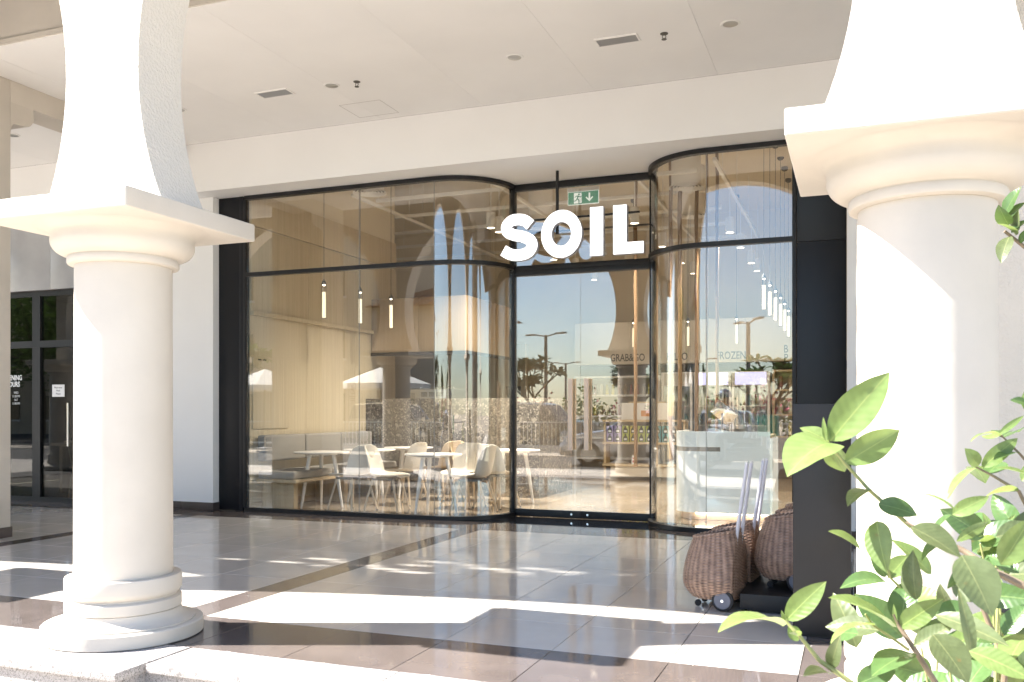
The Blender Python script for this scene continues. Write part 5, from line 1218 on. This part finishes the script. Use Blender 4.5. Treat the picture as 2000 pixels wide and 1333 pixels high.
# ------------------------------------------------------------------ the street in front of the arcade (seen reflected in the glass)
RD = GZ - 0.012
car_paint = {}
def paint(n_, c, metal=0.4): return mat(n_, c, 0.25, metal=metal, coat=0.8)
M['car_glass'] = mat('dark_car_glass', (0.02, 0.025, 0.03), 0.05, spec=0.8)
M['tyre'] = M['rubber']
M['lamp'] = mat('headlamp', (0.8, 0.8, 0.8), 0.1, metal=0.5)
M['red_lamp'] = mat('tail_lamp', (0.35, 0.02, 0.02), 0.2)
def make_car(lb, loc, rz, pm, L=4.5, Wd=1.8, kind='sedan'):
    """car faces +x"""
    t = thing('parked_car', lb, 'car', loc, rz)
    if kind == 'sedan':
        stn = [(-.5, .52, .70, .70, .0), (-.485, .50, .88, .88, 0), (-.36, .48, .98, 1.0, .80), (-.24, .48, .98, 1.34, .66), (-.10, .48, .97, 1.45, .64), (.06, .48, .95, 1.42, .65), (.15, .48, .93, 1.22, .70), (.245, .48, .92, .93, .80), (.36, .48, .86, .86, 0), (.46, .48, .76, .76, 0), (.5, .5, .58, .58, 0)]; gr = (2, 7)
    else:
        stn = [(-.5, .55, .80, .80, .0), (-.49, .52, 1.12, 1.14, .78), (-.46, .5, 1.12, 1.72, .70), (-.25, .5, 1.12, 1.80, .69), (.02, .5, 1.1, 1.79, .69), (.11, .5, 1.1, 1.70, .70), (.2, .5, 1.08, 1.10, .80), (.32, .5, 1.05, 1.05, 0), (.46, .5, .98, .98, 0), (.495, .5, .9, .9, 0), (.5, .55, .62, .62, 0)]; gr = (1, 6)
    body, gl = MB(), MB(); secs = []
    for i, (x, zb_, zl, zr, rw) in enumerate(stn):
        e = 1 - 0.16 * max(0, abs(x) - 0.40) / 0.1
        w = Wd / 2 * e; zb2 = zb_ - 0.22
        rwx = rw * Wd / 2 / 0.9 if rw else w * 0.86
        top = zr if rw else zl
        half = [(w * 0.9, zb2), (w * 0.985, zb2 + 0.14), (w, (zb2 + zl) / 2 + 0.05), (w * 0.965, zl - 0.02), (rwx, (top - 0.055) if rw else zl + 0.005), (rwx * 0.72, top + 0.012)]
        secs.append([(x * L, y, z) for y, z in half] + [(x * L, -y, z) for y, z in reversed(half)])
    m_ = len(secs[0])
    for i in range(len(secs) - 1):
        for j in range(m_ - 1):
            q = [secs[i][j], secs[i + 1][j], secs[i + 1][j + 1], secs[i][j + 1]]
            side = j in (3, 7); topf = j in (4, 5, 6)
            zslope = abs(stn[i + 1][3] - stn[i][3]) / (abs(stn[i + 1][0] - stn[i][0]) * L)
            if gr[0] <= i < gr[1] and (side or (topf and zslope > 0.3)):
                cc = [sum(p[a] for p in q) / 4 for a in range(3)]; sh_ = 0.93
                body.add(q, [(0, 1, 2, 3)])
                nrm = (Vector(q[1]) - Vector(q[0])).cross(Vector(q[3]) - Vector(q[0])); nrm.normalize()
                ctr = Vector((cc[0], 0, 0.6)); nrm = nrm if nrm.dot(Vector(cc) - ctr) > 0 else -nrm
                gl.add([tuple(Vector(cc) + (Vector(p) - Vector(cc)) * sh_ + nrm * 0.006) for p in q], [(0, 1, 2, 3)])
            else: body.add(q, [(0, 1, 2, 3)])
    body.add(secs[0], [tuple(range(m_))]); body.add(secs[-1], [tuple(range(m_))])
    body.build('body', pm, t, angle=35); gl.build('windows', M['car_glass'], t, angle=35)
    wr = 0.32 if kind == 'sedan' else 0.38
    for sx in (-0.31, 0.32):
        for sy in (-1, 1):
            y = sy * (Wd / 2 - 0.09); w_ = MB().tube([(sx * L, y - 0.1, wr), (sx * L, y + 0.1, wr)], wr, 28).build('wheel', M['tyre'], t, bevel=0.02)
            MB().tube([(sx * L, y + sy * 0.098, wr), (sx * L, y + sy * 0.108, wr)], [wr * 0.66, wr * 0.62], 20).build('rim', M['steel'], w_)
    for sy in (-1, 1):
        h = (0.70 if kind == 'sedan' else 0.86)
        MB().box(L * 0.462, L * 0.497, sy * Wd * 0.33 - 0.17, sy * Wd * 0.33 + 0.17, h - 0.07, h + 0.05).build('headlight', M['lamp'], t, bevel=0.02)
        MB().box(-L * 0.502, -L * 0.475, sy * Wd * 0.34 - 0.14, sy * Wd * 0.34 + 0.14, h + 0.02, h + 0.16).build('tail_light', M['red_lamp'], t, bevel=0.02)
    g = MB()
    for q in range(4): g.box(L * 0.49, L * 0.502, -0.36, 0.36, 0.42 + q * 0.06, 0.445 + q * 0.06)
    g.build('grille', M['chrome'], t); MB().box(L * 0.488, L * 0.500, -0.42, 0.42, 0.40, 0.66).build('grille_opening', M['black_metal'], t)
    for sy in (-1, 1): MB().box(L * 0.13, L * 0.16, sy * (Wd / 2 + 0.02) - 0.06, sy * (Wd / 2 + 0.02) + 0.06, 0.93, 1.05).build('mirror', pm, t, bevel=0.02)
    return t
make_car('silver sedan parked along the kerb in front of the arcade', (-4.9, -3.3, RD), R(180), paint('silver_paint', (0.55, 0.55, 0.56)), 4.6, 1.82)
make_car('black off-roader parked behind the white railing', (-12.8, -17.5, GZ - 0.01), R(8), paint('black_paint', (0.015, 0.015, 0.017)), 4.7, 1.9, 'suv')
make_car('sand coloured off-roader parked behind the railing beside the black one', (-18.2, -16.0, GZ - 0.01), R(0), paint('sand_paint', (0.42, 0.36, 0.26), 0.1), 4.4, 1.85, 'suv')
make_car('dark red sedan parked near the flowering hedge', (-8.4, -24.0, GZ - 0.01), R(90), paint('red_paint', (0.12, 0.02, 0.02)), 4.5, 1.8)
make_car('white sedan parked near the flowering hedge', (-5.2, -24.0, GZ - 0.01), R(90), paint('white_paint', (0.7, 0.7, 0.7), 0.0), 4.5, 1.8)
make_car('grey off-roader parked across from the service counter window', (-0.8, -18.0, GZ - 0.01), R(90), paint('grey_paint', (0.12, 0.125, 0.13)), 4.6, 1.9, 'suv')
# railing
ra = thing('railing', 'white metal railing along the parking lot edge', 'railing', (-34, -12.0, GZ))
RMAT = mat('white_rail_paint', (0.68, 0.66, 0.62), 0.5)
MB().box(0, 50, -0.025, 0.025, 0.98, 1.03).build('top_rail', RMAT, ra); MB().box(0, 50, -0.02, 0.02, 0.12, 0.16).build('bottom_rail', RMAT, ra)
bm_ = MB().box(-0.014, 0.014, -0.014, 0.014, 0.161, 0.979).mesh('baluster', RMAT); pm_ = MB().box(-0.035, 0.035, -0.035, 0.035, -0.2, 0.979).mesh('post', RMAT)
for i in range(150): inst('baluster', bm_, ra, (14.0 + 0.16 * i, 0, 0))
for i in range(25): inst('post', pm_, ra, (0.08 + 2.0 * i, 0, 0))
# trees with broad leaf rosettes
def rosette_tree(loc, h, lb, seed, cn='frangipani_tree'):
    rn = random.Random(seed); t = thing(cn, lb, 'tree', loc); wood_ = MB(); lf = MB(); tips = []
    def grow(p, d, L_, r, dep):
        q = p + d * L_; wood_.tube([p, p.lerp(q, 0.5) + Vector((rn.uniform(-.03, .03), rn.uniform(-.03, .03), 0)), q], [r, r * 0.85, r * 0.72], 7)
        if dep == 0: tips.append((q, d)); return
        for k_ in range(3 if dep > 1 else 2):
            a = rn.uniform(0, 6.28); nd = (d + Vector((math.cos(a), math.sin(a), 0.25)) * rn.uniform(0.5, 0.9)).normalized(); grow(q, nd, L_ * rn.uniform(.65, .85), r * 0.7, dep - 1)
    grow(Vector((0, 0, -0.1)), Vector((0, 0, 1)), h * 0.34, h * 0.03, 4)
    for q, d in tips:
        for k_ in range(14):
            a = rn.uniform(0, 6.28); e = rn.uniform(-.25, .8); dv = Vector((math.cos(a) * math.cos(e), math.sin(a) * math.cos(e), math.sin(e))); L_ = h * rn.uniform(.11, .17)
            s_ = dv.cross(Vector((0, 0, 1))).normalized() * L_ * 0.17; u_ = s_.cross(dv).normalized() * L_ * 0.05
            lf.add([q, q + dv * L_ * .4 + s_ - u_, q + dv * L_ * .75 + s_ * .9 - u_ * 1.5, q + dv * L_ - u_ * 4, q + dv * L_ * .75 - s_ * .9 - u_ * 1.5, q + dv * L_ * .4 - s_ - u_], [(0, 1, 2, 3), (0, 3, 4, 5)])
    wood_.build('trunk', M['stem'], t); o = lf.build('crown', M['leaf_far'], t, smooth=False); return t
rosette_tree((-14.6, -21.5, GZ), 3.6, 'frangipani tree standing beside the black off-roader', 4)
rosette_tree((-9.4, -20.6, GZ), 3.3, 'small frangipani tree between the railing and the red sedan', 9)
rosette_tree((-3.2, -16.5, GZ), 3.3, 'frangipani tree beside the grey off-roader', 21)
rosette_tree((-25.5, -14.0, GZ), 4.2, 'broad frangipani tree behind the white parasols', 33)
# dense street trees
def leafy_tree(loc, h, w, lb, seed):
    rn = random.Random(seed); t = thing('shade_tree', lb, 'tree', loc); wd_ = MB(); lf = MB()
    wd_.tube([(0, 0, -0.1), (0.1, 0, h * 0.25), (0.05, 0.1, h * 0.45)], [h * 0.035, h * 0.028, h * 0.02], 9)
    cl = []
    for i in range(16):
        a = rn.uniform(0, 6.28); r = w * rn.uniform(0.15, 0.5); z = h * rn.uniform(0.45, 0.88); c = Vector((r * math.cos(a), r * math.sin(a), z)); cl.append((c, w * rn.uniform(0.14, 0.26)))
        wd_.tube([(0.05, 0.1, h * 0.42), c * 0.55 + Vector((0, 0, h * 0.2)), c], [h * 0.014, h * 0.009, h * 0.004], 6)
    for c, r in cl:
        for i in range(420):
            v = Vector((rn.gauss(0, 1), rn.gauss(0, 1), rn.gauss(0, 0.8))).normalized() * r * rn.uniform(0.55, 1.08); p = c + v
            u_ = Vector((rn.uniform(-1, 1), rn.uniform(-1, 1), rn.uniform(-1, 0.4))).normalized() * 0.14; q_ = u_.orthogonal().normalized() * 0.07
            lf.add([p - u_, p + q_, p + u_, p - q_], [(0, 1, 2, 3)])
    wd_.build('trunk', M['stem'], t); lf.build('crown', M['leaf_far'], t, smooth=False)
leafy_tree((-31, -13.5, GZ), 7.5, 8, 'tall dense shade tree nearest the parasols', 51)
leafy_tree((-38, -15.0, GZ), 8.5, 9, 'tall dense shade tree between the next shop and the beige building', 52)
leafy_tree((-47, -17.0, GZ), 8.0, 9, 'tall dense shade tree furthest along the path', 53)
# flowering hedge
hd = MB(); hf = MB(); rn = random.Random(5)
for i in range(5200):
    p = Vector((rn.uniform(-22, 2), rn.gauss(-34, 0.6), 0)); p.z = abs(rn.gauss(1.3, 0.75)) * (0.8 + 0.35 * math.sin(p.x * 1.7) * math.cos(p.x * 0.6))
    a, b = rn.uniform(0, 6.28), rn.uniform(-1, 1); u_ = Vector((math.cos(a), math.sin(a), b)).normalized() * 0.11; w_ = u_.orthogonal().normalized() * 0.09
    (hf if (p.z > 1.1 and rn.random() < 0.75 * (0.5 + 0.5 * math.sin(p.x * 0.9))) else hd).add([p - u_, p + w_, p + u_, p - w_], [(0, 1, 2, 3)])
t = thing('flowering_hedge', 'bougainvillea hedge with bright pink flowers beyond the cars', 'hedge', (0, 0, GZ))
hd.build('foliage', M['leaf_far'], t, smooth=False); hf.build('flowers', mat('pink_bract', (0.55, 0.05, 0.16), 0.7), t, smooth=False)
# lamp posts
def lamp_post(x, y, h, rz, lb):
    t = thing('lamp_post', lb, 'lamp post', (x, y, GZ), rz, 'lamp posts in the parking lot'); m_ = mat('lamp_post_paint', (0.20, 0.18, 0.16), 0.5)
    MB().tube([(0, 0, -0.2), (0, 0, h * 0.5), (0, 0, h)], [0.16, 0.13, 0.11], 10).build('pole', m_, t)
    for sg in (-1, 1):
        MB().tube([(0, 0, h - 0.1), (sg * 0.9, 0, h + 0.05)], 0.05, 8).build('arm', m_, t)
        MB().box(sg * 0.9 - 0.02 if sg > 0 else -1.75, 1.75 if sg > 0 else -0.88, -0.16, 0.16, h + 0.02, h + 0.12).build('lantern', m_, t, bevel=0.03)
lamp_post(-20.0, -39.0, 6.7, R(20), 'double armed lamp post beyond the frangipani tree'); lamp_post(-29.0, -72.0, 6.6, R(10), 'distant double armed lamp post near the low villas')
lamp_post(-5.6, -33.0, 6.4, R(60), 'double armed lamp post behind the white sedan'); lamp_post(-15.0, -75, 6.8, R(0), 'distant double armed lamp post in line with the hedge')
# parasols
def parasol(x, y, lb):
    t = thing('parasol', lb, 'parasol', (x, y, GZ), R(20), 'white parasols'); m_ = mat('white_canvas', (0.75, 0.72, 0.66), 0.9)
    MB().tube([(0, 0, 0), (0, 0, 3.0)], 0.03, 8).build('pole', M['oak'], t); MB().lathe([(0.35, 0), (0.35, 0.06), (0.05, 0.1)], 20).build('base', M['granite'], t)
    cvx = [(1.6 * math.cos(a * math.pi / 4), 1.6 * math.sin(a * math.pi / 4), 2.35) for a in range(8)]
    MB().add(cvx + [(p[0], p[1], 2.17) for p in cvx] + [(0, 0, 2.98)], [(i, (i + 1) % 8, 16) for i in range(8)] + [(i, i + 8, (i + 1) % 8 + 8, (i + 1) % 8) for i in range(8)]).build('canopy', m_, t, smooth=False)
parasol(-15.2, -9.0, 'white parasol open on the path beside the railing'); parasol(-20.4, -9.4, 'white parasol open on the path further from the cars')
# buildings
def villa(x0, x1, y0, y1, h, lb, wallc=(0.62, 0.50, 0.36), roofh=1.8, floors=2):
    t = thing('house', lb, 'building', ((x0 + x1) / 2, (y0 + y1) / 2, GZ)); w, d = (x1 - x0) / 2, (y1 - y0) / 2
    MB().box(-w, w, -d, d, -0.1, h).build('wall', mat('beige_render', wallc, 0.85, var=0.05), t, smooth=False)
    rf = MB(); e = 0.7; rm_ = mat('red_roof_tile', (0.36, 0.17, 0.10), 0.8, var=0.2, vscale=3)
    mn = min(w, d) * 0.9; v = [(-w - e, -d - e, h), (w + e, -d - e, h), (w + e, d + e, h), (-w - e, d + e, h), (-w + mn, 0, h + roofh), (w - mn, 0, h + roofh)]
    r_ = rf.add(v, [(0, 1, 5, 4), (1, 2, 5), (2, 3, 4, 5), (3, 0, 4), (3, 2, 1, 0)]).build('roof', rm_, t, smooth=False)
    n_ = int((2 * w) / 0.45)
    for i in range(min(n_, 60)):
        x = -w - e + 0.2 + i * (2 * w + 2 * e - 0.4) / max(1, n_ - 1); dd = min(1, (w + e - abs(x)) / (d + e)); 
        if dd > 0.05: MB().tube([(x, d + e, h + 0.05), (x, d + e - (d + e) * dd * 0.97, h + 0.05 + roofh * dd * 0.97)], 0.07, 5).build('tile_ridge', rm_, r_)
    for f_ in range(floors):
        for i in range(int(2 * w / 3)):
            x = -w + 1.5 + 3 * i; z = 0.9 + f_ * h / floors
            wn = MB().box(x - 0.55, x + 0.55, d + 0.002, d + 0.05, z, z + 1.5).build('window', M['car_glass'], t, smooth=False)
            MB().box(x - 0.65, x + 0.65, d + 0.003, d + 0.12, z - 0.12, z - 0.001).build('sill', M['white'], wn, smooth=False)
villa(-70, -24, -36, -24, 17.0, 'tall beige apartment building beyond the parasols', roofh=2.0, floors=5)
villa(-23.9, -20.4, -33, -24.3, 7.0, 'low beige wing with a red tiled roof beside the tall building', roofh=1.7)
villa(-44, -26, -190, -182, 3.6, 'low cream villa with a red roof beyond the parking lot', (0.66, 0.58, 0.46), 0.5, 1)
villa(-20, -6, -170, -162, 3.6, 'low cream villa with a red roof behind the flowering hedge', (0.66, 0.58, 0.46), 0.5, 1)
villa(4, 22, -160, -152, 3.6, 'low cream villa with a red roof furthest along the hedge', (0.66, 0.56, 0.44), 0.5, 1)

# rider on a scooter passing in the street
def rider(loc, rz):
    s_ = thing('scooter', 'dark motor scooter in the street outside the service counter window', 'scooter', loc, rz); bk_ = paint('scooter_paint', (0.03, 0.035, 0.05))
    for x in (-0.62, 0.62):
        w_ = MB().tube([(x, -0.055, 0.25), (x, 0.055, 0.25)], 0.25, 24).build('wheel', M['tyre'], s_, bevel=0.025); MB().tube([(x, -0.06, 0.25), (x, 0.06, 0.25)], 0.14, 16).build('rim', M['steel'], w_)
    MB().sheet(lambda u, v: (-0.75 + 0.72 * v, (u - 0.5) * 0.30 * math.sin(math.pi * (0.15 + 0.75 * v)), 0.52 + 0.16 * math.sin(math.pi * min(1, v * 0.9)) - 0.3 * (2 * u - 1) ** 2), 10, 10, 0.03).build('rear_body', bk_, s_)
    MB().box(-0.6, 0.05, -0.12, 0.12, 0.30, 0.56).build('engine_cover', bk_, s_, bevel=0.05); MB().box(-0.05, 0.42, -0.15, 0.15, 0.22, 0.30).build('footboard', bk_, s_, bevel=0.02)
    MB().box(-0.62, 0.02, -0.14, 0.14, 0.66, 0.76).build('seat', M['rubber'], s_, bevel=0.04)
    MB().sheet(lambda u, v: (0.40 + 0.10 * v + 0.06 * (1 - (2 * u - 1) ** 2), (u - 0.5) * 0.42, 0.28 + 0.66 * v), 8, 6, 0.03).build('leg_shield', bk_, s_)
    MB().tube([(0.62, 0, 0.25), (0.50, 0, 0.85), (0.44, 0, 1.02)], 0.03, 8).build('fork', M['steel'], s_); MB().tube([(0.36, -0.34, 1.05), (0.44, -0.1, 1.04), (0.44, 0.1, 1.04), (0.36, 0.34, 1.05)], 0.016, 8).build('handlebar', M['black_metal'], s_)
    MB().lathe([(0.02, 0), (0.07, 0.03), (0.08, 0.06)], 16, (0, 0, 0)).build('headlight', M['lamp'], s_).location = (0.52, 0, 0.93)
    MB().box(-0.95, -0.58, -0.22, 0.22, 0.80, 1.2).build('delivery_box', mat('teal_box', (0.05, 0.25, 0.2), 0.5), s_, bevel=0.02)
    p = thing('person', 'person in white shirt and dark helmet leaning over a scooter', 'person', loc, rz)
    me = bpy.data.meshes.new('body')
    J = {'pel': (-0.30, 0, 0.86), 'wst': (-0.24, 0, 1.02), 'chs': (-0.10, 0, 1.25), 'nck': (-0.01, 0, 1.40), 'hd0': (0.05, 0, 1.48), 'hd1': (0.09, 0, 1.60)}
    names = list(J); V = [J[n_] for n_ in names]; rad = {'pel': .15, 'wst': .135, 'chs': .155, 'nck': .06, 'hd0': .075, 'hd1': .095}; rr = [rad[n_] for n_ in names]; E = [(0, 1), (1, 2), (2, 3), (3, 4), (4, 5)]
    def chain(st_, pts, rads):
        i0 = st_
        for q, r_ in zip(pts, rads): V.append(q); rr.append(r_); E.append((i0, len(V) - 1)); i0 = len(V) - 1
        return i0
    for sg in (-1, 1):
        chain(2, [(-0.04, sg * 0.19, 1.30), (0.10, sg * 0.25, 1.10), (0.32, sg * 0.29, 1.07), (0.39, sg * 0.29, 1.075)], [.065, .048, .036, .032])
        chain(0, [(-0.22, sg * 0.10, 0.83), (0.20, sg * 0.15, 0.80), (0.16, sg * 0.14, 0.42), (0.14, sg * 0.14, 0.345), (0.30, sg * 0.145, 0.325)], [.095, .068, .05, .04, .032])
    me.from_pydata(V, E, []); ob = inst('body', me, p)
    md = ob.modifiers.new('skin', 'SKIN'); md.use_smooth_shade = True
    for i, sv in enumerate(me.skin_vertices[0].data): sv.radius = (rr[i], rr[i]); sv.use_root = (i == 0)
    ss = ob.modifiers.new('sub', 'SUBSURF'); ss.levels = 2; ss.render_levels = 2
    bm_mat = bpy.data.materials.new('rider_cloth'); bm_mat.use_nodes = True; n_ = bm_mat.node_tree.nodes; L_ = bm_mat.node_tree.links
    tc = n_.new('ShaderNodeTexCoord'); sx = n_.new('ShaderNodeSeparateXYZ'); L_.new(tc.outputs['Object'], sx.inputs[0])
    r1 = n_.new('ShaderNodeMath'); r1.operation = 'GREATER_THAN'; r1.inputs[1].default_value = 0.93; L_.new(sx.outputs[2], r1.inputs[0])
    m1 = n_.new('ShaderNodeMix'); m1.data_type = 'RGBA'; m1.inputs[6].default_value = (0.03, 0.035, 0.05, 1); m1.inputs[7].default_value = (0.72, 0.72, 0.7, 1); L_.new(r1.outputs[0], m1.inputs[0])
    r2 = n_.new('ShaderNodeMath'); r2.operation = 'GREATER_THAN'; r2.inputs[1].default_value = 1.40; L_.new(sx.outputs[2], r2.inputs[0])
    m2 = n_.new('ShaderNodeMix'); m2.data_type = 'RGBA'; m2.inputs[7].default_value = (0.33, 0.17, 0.10, 1); L_.new(m1.outputs[2], m2.inputs[6]); L_.new(r2.outputs[0], m2.inputs[0])
    r3 = n_.new('ShaderNodeMath'); r3.operation = 'GREATER_THAN'; r3.inputs[1].default_value = 0.30; L_.new(sx.outputs[0], r3.inputs[0])
    r4 = n_.new('ShaderNodeMath'); r4.operation = 'MULTIPLY'; L_.new(r3.outputs[0], r4.inputs[0]); L_.new(r1.outputs[0], r4.inputs[1])
    m3 = n_.new('ShaderNodeMix'); m3.data_type = 'RGBA'; m3.inputs[7].default_value = (0.33, 0.17, 0.10, 1); L_.new(m2.outputs[2], m3.inputs[6]); L_.new(r4.outputs[0], m3.inputs[0])
    L_.new(m3.outputs[2], n_['Principled BSDF'].inputs['Base Color']); n_['Principled BSDF'].inputs['Roughness'].default_value = 0.8
    me.materials.append(bm_mat)
    hm = [(0.001, 0.135)] + [(0.135 * math.cos(a * math.pi / 14), 0.135 * math.sin(a * math.pi / 14)) for a in range(6, -2, -1)]
    h_ = MB().lathe(list(reversed(hm)), 24).build('helmet', paint('helmet_blue', (0.03, 0.06, 0.14)), p); h_.location = (0.08, 0, 1.60)
    MB().sheet(lambda u, v: (0.20 + 0.06 * v, (u - 0.5) * 0.2, 1.615 - 0.02 * v), 4, 2, 0.01).build('helmet_peak', M['black_metal'], p)
    for sg in (-1, 1):                                  # hands closed round the grips
        for q in range(4): MB().tube([(0.372 - 0.0, sg * (0.262 + 0.019 * q), 1.082), (0.405, sg * (0.262 + 0.019 * q), 1.068), (0.402, sg * (0.262 + 0.019 * q), 1.036), (0.375, sg * (0.262 + 0.019 * q), 1.028)], [0.010, 0.0095, 0.009, 0.007], 6).build('finger', mat('skin', (0.33, 0.17, 0.10), 0.6), p)
        MB().tube([(0.35, sg * 0.25, 1.075), (0.345, sg * 0.235, 1.045), (0.36, sg * 0.228, 1.03)], [0.011, 0.01, 0.008], 6).build('thumb', mat('skin', (0.33, 0.17, 0.10), 0.6), p)
rider((-2.6, -1.75, RD), R(180))
for o_ in bpy.data.objects:
    if o_.name in ('scooter', 'person'): o_.scale = (1.1, 1.1, 1.1)
